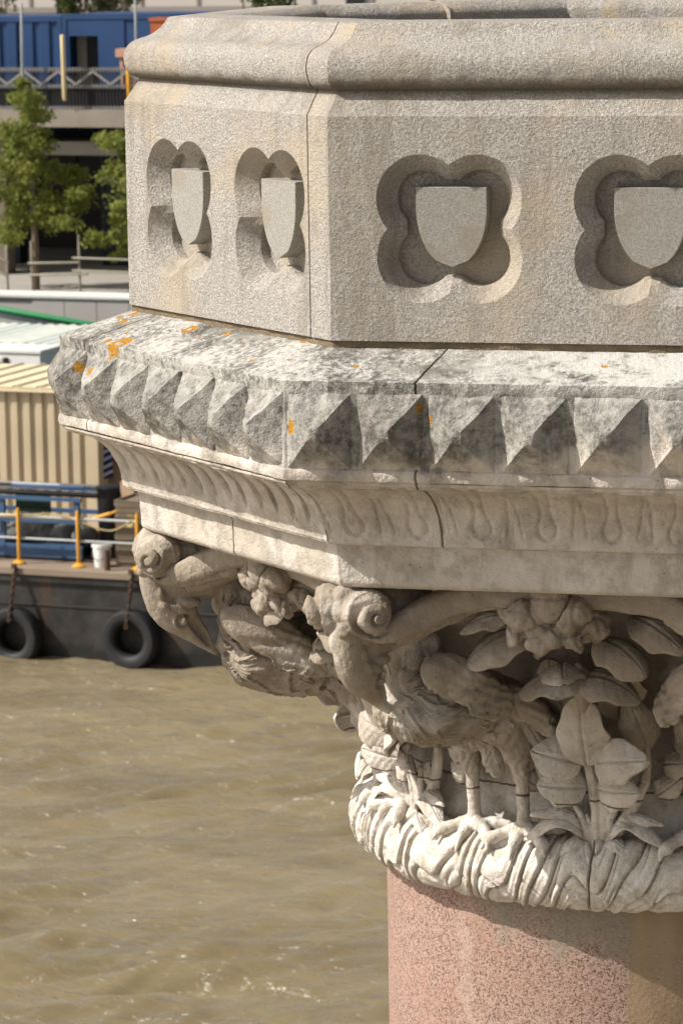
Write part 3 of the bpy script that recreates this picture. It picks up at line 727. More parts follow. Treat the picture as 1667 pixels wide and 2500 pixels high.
# --- leaves
# every leaf of the plant on one face: name, then the leaf's shape
O = (1, 0, .1)
LEAVES = [
    ((1.15, -.012, -2.205), (1.31, -.008, -1.925), .165, (1, 0, .45), .012, .012, .016, .02),
    ((1.13, -.03, -2.20), (1.19, -.20, -2.15), .150, (1, -.3, .30), .025, .012, .015, .03),
    ((1.13, .01, -2.195), (1.30, .21, -2.14), .150, (1, .3, .30), .025, .012, .015, .03),
    ((1.10, -.02, -2.295), (1.19, -.175, -2.275), .125, (1, -.2, .15), .025, .015, .014, .02),
    ((1.10, .02, -2.30), (1.22, .175, -2.28), .125, (1, .2, .15), .025, .015, .014, .02),
    ((1.06, -.21, -2.16), (1.16, -.205, -1.985), .125, (1, -.25, .2), .03, .03, .014, .05),
    ((1.06, .195, -2.16), (1.17, .155, -1.965), .130, (1, .25, .2), .03, .03, .014, .05),
    # drooping caps near the top
    ((1.34, .03, -1.835), (1.37, -.215, -1.875), .155, (.55, -.2, 1), .035, .03, .018, .03),
    ((1.34, -.01, -1.835), (1.37, .225, -1.885), .150, (.55, .2, 1), .035, .03, .018, .03),
    ((1.30, -.06, -1.81), (1.44, -.04, -1.79), .15, (.2, -.1, 1), .02, .04, .018, .04),
    # broad leaves behind, lying on the bell
    ((1.06, -.10, -2.05), (1.24, -.13, -1.80), .15, (1, -.1, .5), .01, .01, .012, .0),
    ((1.06, .10, -2.06), (1.24, .12, -1.78), .16, (1, .1, .5), .01, .01, .012, .0),
    # leaves under the band
    ((1.42, .08, -1.68), (1.53, .27, -1.735), .150, (.6, .2, 1), .02, .05, .016, .06),
    ((1.42, .20, -1.60), (1.55, .40, -1.665), .125, (.8, .2, .8), .02, .03, .016, .04),
    ((1.40, -.16, -1.66), (1.50, -.38, -1.735), .15, (.6, -.2, 1), .025, .05, .016, .05),
    ((1.46, -.22, -1.60), (1.56, -.37, -1.625), .07, (.8, -.2, .8), .02, .02, .016, .03),
    # small side leaves low on the stems
    ((1.0, -.20, -2.33), (1.06, -.30, -2.25), .085, (1, -.2, .2), .02, .02, .014, .03),
    ((1.0, .21, -2.34), (1.05, .31, -2.26), .085, (1, .2, .2), .02, .02, .014, .03),
    ((1.02, -.21, -2.21), (1.09, -.30, -2.19), .09, (1, -.1, .4), .02, .03, .014, .05),
    ((1.02, .24, -2.22), (1.09, .32, -2.19), .09, (1, .1, .4), .02, .03, .014, .05),
    ((1.03, -.06, -2.38), (1.09, -.15, -2.28), .06, (1, 0, 0), .02, .01, .012, .0),
    ((1.03, .07, -2.39), (1.09, .15, -2.28), .06, (1, 0, 0), .02, .01, .012, .0),
    # arching blades at the root
    ((1.02, -.025, -2.50), (1.10, -.25, -2.475), .075, (.35, 0, 1), .085, .02, .014, .02),
    ((1.02, .025, -2.50), (1.10, .26, -2.48), .080, (.35, 0, 1), .085, .02, .014, .02),
    ((1.03, -.02, -2.525), (1.11, -.135, -2.535), .065, (.45, 0, 1), .045, .02, .014, .01),
    ((1.03, .02, -2.525), (1.11, .14, -2.535), .065, (.45, 0, 1), .045, .02, .014, .01),
    ((1.02, -.03, -2.47), (1.09, -.22, -2.385), .060, (.5, 0, 1), .05, .02, .014, .02),
    ((1.02, .04, -2.47), (1.09, .24, -2.40), .060, (.5, 0, 1), .05, .02, .014, .02),
    # blades at the root
    ((1.02, -.03, -2.53), (1.06, -.035, -2.40), .052, (1, -.1, 0), .015, .01, .012, .0),
    ((1.02, .03, -2.53), (1.06, .03, -2.40), .052, (1, .1, 0), .015, .01, .012, .0),
]
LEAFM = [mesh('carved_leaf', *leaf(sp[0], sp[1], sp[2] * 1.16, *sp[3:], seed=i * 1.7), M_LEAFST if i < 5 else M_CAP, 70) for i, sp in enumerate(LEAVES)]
def stems():
    pr = []
    def T(pts, n=10):
        p = smoothpath(pts, 5); pr.append(tube(LT(p[:, :3]), list(np.maximum(p[:, 3], .004)), n))
    T([(1.03, 0, -2.54, .026), (1.06, .005, -2.40, .021), (1.09, .0, -2.28, .020), (1.13, -.012, -2.19, .018), (1.18, -.012, -2.12, .008)])
    T([(1.03, .02, -2.54, .02), (1.06, .04, -2.40, .017), (1.09, .03, -2.28, .014)])
    T([(1.03, -.03, -2.53, .020), (1.045, -.095, -2.43, .022), (1.055, -.16, -2.33, .021), (1.065, -.20, -2.22, .018), (1.08, -.21, -2.12, .013)])
    T([(1.03, .03, -2.53, .020), (1.045, .095, -2.44, .025), (1.055, .15, -2.35, .023), (1.065, .19, -2.24, .019), (1.08, .195, -2.12, .013)])
    T([(1.04, -.02, -2.52, .014), (1.06, -.045, -2.42, .013), (1.09, -.10, -2.31, .012)])
    T([(1.04, .02, -2.52, .014), (1.06, .055, -2.42, .013), (1.09, .11, -2.31, .012)])
    T([(1.20, 0, -2.05, .03), (1.28, .0, -1.93, .028), (1.34, .0, -1.84, .03), (1.36, .0, -1.80, .02)])
    T([(1.36, -.14, -1.76, .02), (1.42, -.11, -1.70, .022), (1.50, -.08, -1.64, .025)]); T([(1.36, .12, -1.76, .018), (1.42, .10, -1.70, .02), (1.50, .06, -1.64, .022)])
    # curled blades at the root, like fern croziers
    me = sculpt(pr, .0055, 1, lambda P, N: .003 * fbm(P * 18, 3) + .0012 * np.sin(P[:, 0] * 260)); me.name = 'plant_stems'; me.materials.clear(); me.materials.append(M_CAP); return me
STEM = stems()
for k in NEAR:
    rz = -ang(k)
    obj('arched_band', BAND, capital, (0, 0, 0), rz); obj('fruit_knot', KNOT, capital, (0, 0, 0), rz)
    obj('plant_stems', STEM, capital, (0, 0, 0), rz)
    for m in LEAFM: obj('carved_leaf', m, capital, (0, 0, 0), rz)
for k in (-1.5, -.5, .5, 1.5, 2.5):
    rz = -ang(k)
    obj('carved_bird', BIRD, capital, (0, 0, 0), rz); obj('corner_scroll', VOL, capital, (0, 0, 0), rz)
    sh = rad(9) if k == 1.5 else 0
    for off in (rad(3.5), rad(-8.0)): obj('leg', LEG, capital, (0, 0, 0), rz - off + sh)

# --- granite shaft
def shaftmat():
    t = NT('pink_granite'); X, Y, Z = t.xyz()
    v = t.voro(190).outputs['Color']; c = t.n('ShaderNodeSeparateColor'); t.put(c.inputs[0], v); r = c.outputs[0]
    n = t.noise(3.5, 4, .6); n8 = t.noise(8, 4, .65); n40 = t.noise(60, 3, .6)
    a = t.mix(t.step(r, .2, .75), (.265, .158, .122), (.395, .275, .22))
    a = t.mix(t.step(t.math('ADD', r, t.math('MULTIPLY', t.math('SUBTRACT', n40, .5), .9)), .22, .10), a, (.12, .08, .068))
    a = t.mix(t.math('MULTIPLY', t.step(n, .5, .68), .28), a, (.34, .175, .12))
    # grey film below the capital, heavier towards the right
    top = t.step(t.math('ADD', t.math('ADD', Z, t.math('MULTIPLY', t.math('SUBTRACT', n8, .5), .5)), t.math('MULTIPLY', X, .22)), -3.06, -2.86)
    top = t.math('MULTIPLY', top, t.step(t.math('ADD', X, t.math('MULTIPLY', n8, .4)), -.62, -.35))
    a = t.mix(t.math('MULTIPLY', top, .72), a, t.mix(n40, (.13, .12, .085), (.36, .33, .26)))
    och = t.math('MULTIPLY', t.step(t.math('ADD', X, t.math('MULTIPLY', t.math('SUBTRACT', n8, .5), .05)), -.125, -.085), t.step(t.noise(5, 4, .65, t.scale(t.pos, (1, 1, .35))), .33, .55))
    a = t.mix(t.math('MULTIPLY', och, .85), a, t.mix(t.noise(11, 4, .6, t.scale(t.pos, (1, 1, .3))), (.20, .135, .065), (.42, .315, .20)))
    st = t.math('MULTIPLY', t.step(t.math('ABSOLUTE', t.math('ADD', t.math('ADD', X, .70), t.math('MULTIPLY', t.math('SUBTRACT', n8, .5), .1))), .045, .01), t.step(n8, .35, .6))
    a = t.mix(t.math('MULTIPLY', st, .22), a, (.58, .49, .42))
    t.col(a); t.bump(t.math('ADD', r, n40), .0022); t.b.inputs['Roughness'].default_value = .7
    return t.m
V, Fc = lathe([(1.0, -2.70)] + [(1.012, z) for z in np.linspace(-2.72, -4.2, 24)] + [(1.03, -6), (1.06, ZW - .6)], 192, lambda P: .002 * fbm(P * 4, 2))
obj('column_shaft', mesh('column_shaft', V, Fc, shaftmat(), 40), pulpit, UP)

# ------------------------------------------------------------------ the river and the far bank
BA = rad(19); BO = np.array([-7.198, 45.698, ZW]); BU = np.array([math.cos(BA), -math.sin(BA), 0]); BV = np.array([math.sin(BA), math.cos(BA), 0])
def bk(x, y, v):
    """bank coordinates (along the bank, height over the water) of a sight line on the plane v metres inland of the barge side"""
    d = ray(x, y); s = ((BO + BV * v - CAM) @ BV) / (d @ BV); P = CAM + s * d; return float((P - BO) @ BU), float(P[2] - ZW)
def bw(u, v, z): return tuple(BO + BU * u + BV * v + np.array([0, 0, z]))
def thing(name, u, v, z, label, cat, group=None): return tag(empty(name, bw(u, v, z), -BA), label, cat, group)
def single(o, label, cat, group=None, kind=None): return tag(o, label, cat, group, kind)

# river: one sheet, fine where it is seen
def river():
    xs = np.r_[-3000, -800, -250, -90, -45, -28, -20, np.linspace(-15, 6, 330), 12, 20, 45, 110, 400, 3000]
    ys = np.r_[-3000, -600, -150, -40, 0, 14, np.linspace(22, 50, 470), 55, 60]
    X, Y = np.meshgrid(xs, ys, indexing='ij'); n, m = X.shape
    P = np.stack([X, Y, X * 0], -1).reshape(-1, 3)
    # wind chop: many small crossing waves, crests roughly across the view, stronger in gusty patches
    rg = np.random.default_rng(23); x, y = P[:, 0], P[:, 1]; h = np.zeros(len(P))
    wx = .35 * vnoise(np.stack([x * .5, y * .5, x * 0], -1)); wy = .35 * vnoise(np.stack([x * .5, y * .5, x * 0 + 40], -1))
    gust = .45 + .75 * np.clip(.5 + .9 * fbm(np.stack([x * .16, y * .22, x * 0 + 3], -1), 3), 0, 1.2); gust = gust * np.clip(1.25 - (y - 24) / 40, .45, 1.2)
    for q in range(90):
        lam = .28 * 7 ** rg.uniform(); th = rad(90 + 14) + rg.normal() * .27; k = 2 * PI / lam; am = .0120 * lam ** .85
        ph = k * ((x + wx) * math.cos(th) + (y + wy) * math.sin(th)) + rg.uniform(0, 2 * PI); h += am * (np.sin(ph) + .22 * np.cos(2 * ph))
    h = h * gust + .012 * fbm(np.stack([x * .3, y * .45, x * 0 + 9], -1), 2)
    inside = (P[:, 0] > -15.5) & (P[:, 0] < 6.5) & (P[:, 1] > 21.9) & (P[:, 1] < 50.5)
    V = np.stack([P[:, 0], P[:, 1], ZW + h * inside], -1)
    Fc = [(i * m + j, (i + 1) * m + j, (i + 1) * m + j + 1, i * m + j + 1) for i in range(n - 1) for j in range(m - 1)]
    # silt-laden water: the light scattered inside it does not follow the ripples, the reflection off its skin does
    t = NT('river_water'); k = t.noise(.16, 4, .6, t.scale(t.pos, (1, 1.6, 1)), 1.2); k2 = t.noise(.7, 4, .6, t.scale(t.pos, (.8, 2.0, 1)), 1.0)
    cc = t.mix(t.step(t.math('MULTIPLY', t.math('ADD', k, k2), .5), .35, .65), (.150, .116, .060), (.222, .175, .096))
    bn = t.bump(t.math('ADD', t.noise(7, 3, .5, t.scale(t.pos, (.5, 1.5, 1)), .5), t.math('MULTIPLY', t.noise(2.0, 4, .5, t.scale(t.pos, (.42, 1.5, 1)), .6), 1.3)), .085)
    up_ = t.n('ShaderNodeCombineXYZ'); up_.inputs[2].default_value = 1.0
    df = t.n('ShaderNodeBsdfDiffuse'); t.put(df.inputs['Color'], cc); t.put(df.inputs['Normal'], up_.outputs[0])
    gl = t.n('ShaderNodeBsdfGlossy'); gl.inputs['Roughness'].default_value = .32; gl.inputs['Color'].default_value = (1, 1, 1, 1); t.put(gl.inputs['Normal'], bn)
    fr = t.n('ShaderNodeFresnel'); fr.inputs['IOR'].default_value = 1.48; t.put(fr.inputs['Normal'], bn)
    mx = t.n('ShaderNodeMixShader'); t.put(mx.inputs[0], fr.outputs[0]); t.t.links.new(df.outputs[0], mx.inputs[1]); t.t.links.new(gl.outputs[0], mx.inputs[2]); t.t.links.new(mx.outputs[0], t.t.nodes['Material Output'].inputs[0])
    return tag(obj('river', mesh('river', V, Fc, t.m, 180)), kind='structure')
river()

# colours of the far bank
M_HULL = plain('barge_black_steel', (.034, .031, .029), .6, .6, 1.1, .35); M_DECK = plain('barge_deck', (.25, .195, .145), .9, .35, 1.4); M_RUST = plain('rust', (.07, .043, .030), .9, .5, 3)
M_RUBBER = plain('tyre_rubber', (.010, .010, .011), .62, .4, 5, .4); M_YEL = plain('yellow_paint', (.62, .31, .03), .5, .18, 5); M_GALV = plain('galvanised_tube', (.36, .38, .38), .45, .25, 5, .5)
M_BEIGE = plain('beige_sheet', (.48, .40, .275), .55, .2, .8); M_CREAM = plain('cream_roof_sheet', (.70, .60, .40), .6, .15, 1.2); M_BLUE = plain('blue_steel', (.045, .095, .19), .55, .3, 2)
M_CBLUE = plain('container_blue', (.017, .052, .14), .5, .22, 1.1); M_DARK = plain('black_plastic', (.012, .012, .014), .5, .3, 4); M_WHITE = plain('white_plastic', (.75, .75, .73), .4, .08, 5, .5)
M_TEAL = plain('teal_sheet', (.022, .15, .18), .5, .15, 1.5); M_WROOF = plain('pale_corrugated_roof', (.62, .64, .58), .5, .2, 3); M_GREEN = plain('green_paint', (.02, .22, .075), .4, .15, 3, .5)
M_CONC = plain('concrete', (.36, .345, .325), .9, .16, .9); M_PALE = plain('pale_coping', (.66, .64, .60), .8, .12, 2); M_PAVE = plain('paving', (.30, .28, .25), .9, .2, 1.4)
M_UNDER = plain('undercroft_wall', (.035, .034, .033), .8, .4, .8); M_NAVY = plain('navy_steel', (.014, .02, .03), .5, .3, 2); M_WOOD = plain('timber', (.55, .38, .19), .8, .25, 4); M_POLE = plain('pale_timber_pole', (.66, .53, .30), .7, .15, 3)
M_BROWN = plain('brown_pipe', (.085, .05, .035), .8, .3, 6); M_GREY = plain('grey_sack', (.16, .16, .15), .9, .4, 5, .2, 0, .02); M_ROPE = plain('straw_rope', (.42, .33, .16), .9, .2, 12); M_GLASS = plain('dark_glass', (.01, .012, .014), .12, .3, 1, .6)
M_FACADE = plain('far_facade', (.44, .405, .37), .85, .08, .5); M_ORNG = plain('rust_orange', (.36, .10, .035), .7, .25, 3); M_PINK = plain('brick_pink', (.48, .27, .19), .8, .2, 4); M_MAT = plain('brown_grating', (.18, .14, .10), .8, .3, 8); M_TARP = plain('dark_green_board', (.012, .035, .02), .7, .3, 2)
M_PICK = plain('dark_bars', (.03, .03, .03), .6, .3, 5); M_LTBAR = plain('light_bar_caps', (.25, .24, .225), .6, .2, 6)

# --- barge
DK = 1.5
b = thing('work_barge', 0, 0, 0, 'long black steel work barge moored along the far bank', 'barge')
mb = MB(); mb.box(-16, 12, 0, 8, -1.0, DK - .10); mb.box(-16, 12, -.05, 0, DK - .22, DK - .10)
mb.build('hull', M_HULL, b)
mb = MB(); mb.box(-16, 12, -.08, 8.02, DK - .098, DK); mb.build('deck', M_DECK, b)
mb = MB(); mb.box(-16, 12, -.02, 0, .88, .91); mb.build('rubbing_strip', M_HULL, b)
ht = NT('barge_side'); hX, hY, hZ = ht.xyz()
hs = ht.noise(2.6, 5, .7, ht.scale(ht.pos, (1, 1, .18))); hn = ht.noise(1.3, 4, .65); hh = ht.math('SUBTRACT', hZ, ZW)
hc = ht.mix(ht.step(hn, .35, .65), (.020, .019, .018), (.046, .042, .038)); hc = ht.mix(ht.math('MULTIPLY', ht.step(hs, .54, .68), .6), hc, (.075, .042, .026))
hc = ht.mix(ht.math('MULTIPLY', ht.step(ht.math('ADD', hh, ht.math('MULTIPLY', hn, .35)), .48, .32), .85), hc, (.010, .011, .009))
ht.col(hc); ht.b.inputs['Roughness'].default_value = .6; ht.bump(hn, .03)
for o_ in b.children:
    if o_.name.startswith('hull'): o_.data.materials[0] = ht.m
# --- tyres and chains
def tyre_me():
    prof = [(.255, -.09), (.29, -.125), (.36, -.145), (.43, -.135), (.465, -.10), (.475, -.05), (.475, .05), (.465, .10), (.43, .135), (.36, .145), (.29, .125), (.255, .09), (.245, 0)]
    V = []; n = 56; m = len(prof)
    for i in range(n):
        a = 2 * PI * i / n
        for r, y in prof:
            rr = r - (.008 if (i % 2 and r > .46) else 0); V.append((rr * math.cos(a), y, rr * math.sin(a)))
    Fc = [(i * m + j, i * m + (j + 1) % m, ((i + 1) % n) * m + (j + 1) % m, ((i + 1) % n) * m + j) for i in range(n) for j in range(m)]
    return mesh('tyre', V, Fc, M_RUBBER, 40)
def chain_me(L):
    mb = MB(); n = int(L / .062)
    for i in range(n):
        z = -i * .062; pts = []; q = i % 2
        ring_ = []
        for k in range(9):
            a = 2 * PI * k / 8; x = .026 * math.cos(a); zz = .045 * math.sin(a)
            ring_.append((x if q else 0.004, 0 if q else x, z + zz - .03))
        mb.tube(ring_, .015, 6)
    for k in range(7):   # bunched links at the deck edge
        a = k * .9; mb.tube([(.05 * math.cos(a), .05 * math.sin(a) - .03, .02 + .012 * k), (.05 * math.cos(a + 2), .05 * math.sin(a + 2) - .03, .05 - .01 * k)], .016, 6)
    return mb.mesh('chain', M_RUST, 60)
TY = tyre_me(); CH = chain_me(.92)
for (px, py), lab, lab2 in (((320, 1563), 'black tyre fender at the waterline, the whole one right of the other', 'rusty chain holding the tyre nearer to the pulpit'), ((35, 1556), 'black tyre fender cut by the left edge of the photo', 'rusty chain at the left, holding the tyre cut by the photo edge')):
    u, z = bk(px, py, -.2); o = obj('tyre_fender', TY, None, bw(u, -.18, z + .01), -BA - rad(4)); o.scale = (1.06, 1.06, 1.06); tag(o, lab, 'tyre', 'tyre fenders on the barge side')
    o = obj('rusty_chain', CH, None, bw(u, -.10, DK - .02), -BA); o.rotation_euler = (-rad(19), 0, -BA); tag(o, lab2, 'chain', 'chains holding the tyre fenders')
# --- guard rail on the deck edge
rl = thing('guard_rail', 0, .3, DK, 'barge guard rail of orange-yellow posts and two grey tubes', 'guard rail')
us = [bk(x, 1300, .3)[0] for x in (45, 190, 335)]; us = [us[0] - 1.06] + us + [us[2] + 1.06 * i for i in range(1, 4)]
pm = MB(); pm.tube([(0, 0, .03), (0, 0, .92)], .030, 12); pm.lathe([(.11, 0), (.115, .02), (.08, .05), (.035, .07)], 16); POST = pm.mesh('post', M_YEL, 40)
for u in us: obj('post', POST, rl, (u, 0, 0))
for zz, r in ((.80, .024), (.43, .02)):
    mb = MB(); mb.tube([(us[0] - 3, .045, zz), (us[-1] + .5, .045, zz)], r, 10); mb.build('rail', M_GALV, rl, smooth=50)
# rope on the rail
mb = MB(); pts = smoothpath([(u, .0, z) for u, z in ((us[0], .78), (us[1] - .3, .80), (us[1] + .25, .84), (us[1] + .6, .87), (us[2] - .1, .80), (us[2] + .35, .66), (us[2] + .62, .64), (us[2] + .85, .74), (us[2] + .95, .82))], 5); mb.tube(pts, .012, 6)
for i in range(5): mb.tube([(us[2] + .9 + .02 * i, -.03, .72), (us[2] + .93 + .02 * i, .09, .83), (us[2] + .9 + .02 * i, .02, .90)], .012, 6)
single(mb.build('rope', M_ROPE, None, bw(0, .32, DK), -BA, 60), 'straw-coloured rope wound along the guard rail and knotted at its right', 'rope')
mb = MB(); mb.tube([(0, 0, 0), (.28, 0, .09)], .035, 8); u, z = bk(230, 1266, .45); mb.tube([(.28, 0, .09), (.4, 0, .14)], .018, 8)
single(mb.build('yellow_strap', M_YEL, None, bw(u, .45, z), -BA, 60), 'yellow strap bundle tied under the upper rail beside the bucket', 'strap')
# --- bucket, pipe stub
u, z = bk(250, 1382, .45)
bu = thing('bucket', u, .45, DK, 'white plastic bucket with a rolled rim on the barge deck', 'bucket')
mb = MB(); mb.lathe([(.125, 0), (.128, .01), (.155, .36), (.15, .36), (.12, .02)], 28); mb.build('pail', M_WHITE, bu, smooth=40)
mb = MB(); mb.lathe([(.158, .335), (.172, .34), (.172, .385), (.160, .39), (.158, .36)], 28); mb.build('rim', M_WHITE, bu, smooth=40)
mb = MB(); pts = [(.165 * math.cos(a), -.165 * math.sin(a), .33 - .2 * math.sin(a)) for a in np.linspace(0, PI, 12)]; mb.tube(pts, .006, 6); mb.build('handle', M_DARK, bu, smooth=60)
u, z = bk(262, 1390, .15); mb = MB(); mb.lathe([(.055, 0), (.052, .02), (.05, .33), (.042, .335), (.04, .30)], 16)
single(mb.build('pipe_stub', M_BROWN, None, bw(u, .15, DK), -BA, 40), 'short brown pipe stub standing in front of the white bucket', 'pipe')
# --- stack of grating mats
mt = MB(); mt.box(0, 1.1, 0, .03, 0, .09); mt.box(0, 1.1, .75, .78, 0, .09); mt.box(0, .03, .03, .75, 0, .09); mt.box(1.07, 1.1, .03, .75, 0, .09)
for i in range(18): mt.box(.05 + i * .058, .075 + i * .058, -.006, 0, .012, .078)
mt.box(0, 1.1, -.012, -.006, .0, .012); mt.box(0, 1.1, -.012, -.006, .078, .088); mt.box(.03, 1.07, .03, .75, .04, .05)
MAT = mt.mesh('grating_mat', M_MAT); u, z = bk(284, 1385, .45)
for i in range(12):
    o = obj('grating_mat', MAT, None, bw(u + .012 * math.sin(i * 2.1), .45 + .01 * math.cos(i * 3), DK + i * .094), -BA)
    tag(o, 'brown plastic grating mat in the tall stack beside the white bucket', 'grating mat', 'stack of brown grating mats on the barge')
RV = .75
# --- steel rack with its load
rk = thing('steel_rack', 0, RV, DK, 'blue steel storage rack standing on the barge deck', 'rack')
uL, uR = bk(8, 1300, RV)[0] - 2.6, bk(190, 1300, RV)[0]
for u in (uL, bk(8, 1300, RV)[0], uR):
    for v in (0, 1.0):
        mb = MB(); mb.box(u - .045, u + .045, v - .04, v + .04, 0, 1.02); mb.build('upright', M_BLUE, rk)
for nm, z0, z1 in (('base_beam', .06, .27), ('middle_beam', .64, .71), ('top_beam', 1.02, 1.08)):
    for v in (-.045, 1.045):
        mb = MB(); mb.box(uL, uR + .1, v - .03, v + .03, z0, z1); mb.build(nm, M_BLUE, rk)
mb = MB(); mb.box(uL, uR, .0, 1.0, .2, .23); mb.build('base_tray', M_BLUE, rk)
mb = MB(); mb.box(uL, uR + .3, -.05, 1.1, -.0, .05); mb.build('skid', M_RUST, rk)
for nm, mm, y, x1, z, r, v, lab in (('white_pipe', M_WHITE, 1167, 143, 1.235, .05, .1, 'white plastic pipe lying on top of the blue rack'), ('black_pipe', M_DARK, 1178, 236, 1.115, .048, .12, 'long black pipe lying across the blue rack below the white pipe'),
                                 ('grey_pipe', M_GREY, 1167, 222, 1.23, .04, .28, 'dark grey pipe lying behind the white pipe on the rack')):
    u = bk(x1, y, RV + .1)[0]; mb = MB(); mb.tube([(uL - .6, v, z), (u, v, z)], r, 12); single(mb.build(nm, mm, None, bw(0, RV, DK), -BA, 50), lab, 'pipe')
for nm, mm, x0, x1, yy, lab in (('rusty_tube', M_RUST, -60, 30, 1185, 'rust-red tube end lying on the rack under the black pipe'), ('blue_tube', M_BLUE, 30, 205, 1186, 'blue-grey tube lying on the rack under the black pipe')):
    a, c = bk(x0, yy, RV - .07)[0], bk(x1, yy, RV - .07)[0]; z = bk(100, yy, RV - .07)[1] - DK; mb = MB(); mb.tube([(a, 0, z), (c, 0, z)], .032, 10); single(mb.build(nm, mm, None, bw(0, RV - .08, DK), -BA, 50), lab, 'tube')
a, c = bk(38, 1230, RV + .5)[0], bk(122, 1230, RV + .5)[0]; z0, z1 = bk(80, 1248, RV + .5)[1] - DK, bk(80, 1205, RV + .5)[1] - DK
mb = MB(); mb.box(a, c, 0, .04, z0 - .02, z1); mb.box(a, c, -.02, 0, z0, z0 + .03); single(mb.build('green_board', M_TARP, None, bw(0, RV + .5, DK), -BA), 'dark green board standing inside the blue rack', 'board')
a, c = bk(-40, 1262, RV - .15)[0], bk(172, 1262, RV - .15)[0]; z = bk(100, 1262, RV - .15)[1] - DK
mb = MB(); mb.tube([(a, 0, z), (c - .28, 0, z)], .034, 10); mb.tube([(c - .26, 0, z), (c, 0, z)], .032, 10); single(mb.build('timber_pole', M_POLE, None, bw(0, RV - .17, DK), -BA, 50), 'pale yellow timber pole laid along the front of the rack', 'pole')
for i, (x, y, w_, h_, lab) in enumerate(((75, 1318, .62, .30, 'large grey sack slumped on the low tray of the rack'), (28, 1322, .24, .26, 'small tan-grey sack at the left of the larger sack'), (160, 1322, .42, .22, 'grey tangled bundle of netting on the rack tray'), (205, 1318, .2, .20, 'small grey bundle by the right upright of the rack'))):
    u, z = bk(x, y, RV + .4); me = sculpt([ellipsoid((RNG.uniform(-.3, .3) * w_, RNG.uniform(-.1, .1), h_ * .8 + RNG.uniform(-.3, .3) * h_), (w_ * .6, .2, h_ * .6), (1, 0, .2), 14, 10) for _ in range(4)], .025, 1, lambda P, N: .03 * fbm(P * 9 + i, 3))
    me.materials.clear(); me.materials.append(M_GREY); single(obj('sack', me, None, bw(u, RV + .45, DK + .22), -BA), lab, 'sack')
# --- beige cabin
u1, ze = bk(232, 952, 4); zr = ze - .02
cb = thing('site_cabin', u1 - 4, 4, DK, 'beige corrugated site cabin with a cream ribbed roof on the barge', 'cabin')
def corr(u0, u1, z0, z1, v, pitch=.24, dep=.05, duty=(.30, .42, .72, .84)):
    """trapezoid-corrugated sheet facing -v"""
    xs = [];
    x = u0
    while x < u1 - 1e-6:
        for f, d in ((0, 0), (duty[0], 0), (duty[1], dep), (duty[2], dep), (duty[3], 0)): xs.append((min(x + f * pitch, u1), d))
        x += pitch
    xs.append((u1, 0)); V = [(a, v + d, z) for a, d in xs for z in (z0, z1)]
    return V, [(2 * i, 2 * i + 2, 2 * i + 3, 2 * i + 1) for i in range(len(xs) - 1)]
H = ze - DK; mb = MB(); mb.add(*corr(-6, 4, 0, H - .05, 0)); mb.box(3.93, 4.04, -.04, 2.9, 0, H - .03); mb.box(-6, 4, .12, 2.9, 0, H - .04); mb.box(-6, 4.04, -.03, .1, H - .05, H + .0); mb.build('wall', M_BEIGE, cb, smooth=10)
mb = MB(); V = []; x = -6.2; xs = []
while x < 4.25: xs += [(x, 0), (x + .36, 0), (x + .39, .05), (x + .43, .05)]; x += .46
V = [(a, y, H + .015 + d * .7) for a, d in xs for y in (-.12, 3.0)]; n = len(xs)
mb.add(V, [(2 * i, 2 * i + 2, 2 * i + 3, 2 * i + 1) for i in range(n - 1)]); mb.box(-6.2, 4.2, -.11, -.09, H - .06, H + .03); mb.build('roof', M_CREAM, cb)
# store beyond the cabin end
a, c = bk(234, 1100, 4.4)[0], bk(268, 1100, 4.4)[0]; z = bk(250, 1040, 4.4)[1]
sd = thing('plywood_shed', a, 4.4, DK, 'tan plywood shed tucked against the end of the beige cabin', 'shed')
mb = MB(); mb.box(0.02, c - a + 3.2, 0, 1.9, 0, z - DK); mb.build('wall', plain('tan_ply', (.30, .215, .14), .85, .25, 2), sd); mb = MB(); mb.box(.06, .34, -.03, 0, .2, z - DK - .15); mb.build('door', plain('ply_door', (.24, .165, .1), .85, .25, 2), sd)
mb = MB(); mb.box(0, 3.3 + c - a, -.1, 1.95, z - DK, z - DK + .06); mb.build('roof', M_RUST, sd)
u, z = bk(258, 1128, 4.2); t = NT('striped_cloth'); X, Y, Z = t.xyz(); st = t.math('GREATER_THAN', t.math('FRACT', t.math('MULTIPLY', t.math('ADD', Z, t.math('MULTIPLY', X, -.5)), 7.5)), .62); t.col(t.mix(st, (.015, .025, .085), (.45, .47, .55)))
g = np.array([(x, .03 * math.sin(x * 20) + .02 * math.sin(zz * 12), zz + .35 * x) for x in np.linspace(-.13, .13, 9) for zz in np.linspace(-.3, .25, 9)])
V2 = np.concatenate([g, g + [0, .012, 0]]); Fc = []
for i in range(8):
    for j in range(8):
        q = (i * 9 + j, i * 9 + j + 1, (i + 1) * 9 + j + 1, (i + 1) * 9 + j); Fc += [q, tuple(x + 81 for x in q[::-1])]
single(obj('hung_cloth', mesh('hung_cloth', V2, Fc, t.m, 180), None, bw(u, 4.2, z), -BA), 'blue and white striped cloth hanging on the plywood shed', 'cloth')
u, z = bk(268, 1218, 1.3); bn = thing('black_bin', u, 1.3, DK, 'black plastic bin with a wide lid behind the grating mats', 'bin')
H2 = bk(268, 1186, 1.3)[1] - DK; mb = MB(); mb.lathe([(.17, 0), (.185, .02), (.22, H2 - .06), (.2, H2 - .06)], 20); mb.build('body', M_DARK, bn, smooth=40); mb = MB(); mb.lathe([(.2, H2 - .06), (.235, H2 - .055), (.235, H2 - .01), (.2, H2 + .01), (.05, H2 + .02)], 20); mb.build('lid', M_DARK, bn, smooth=40)
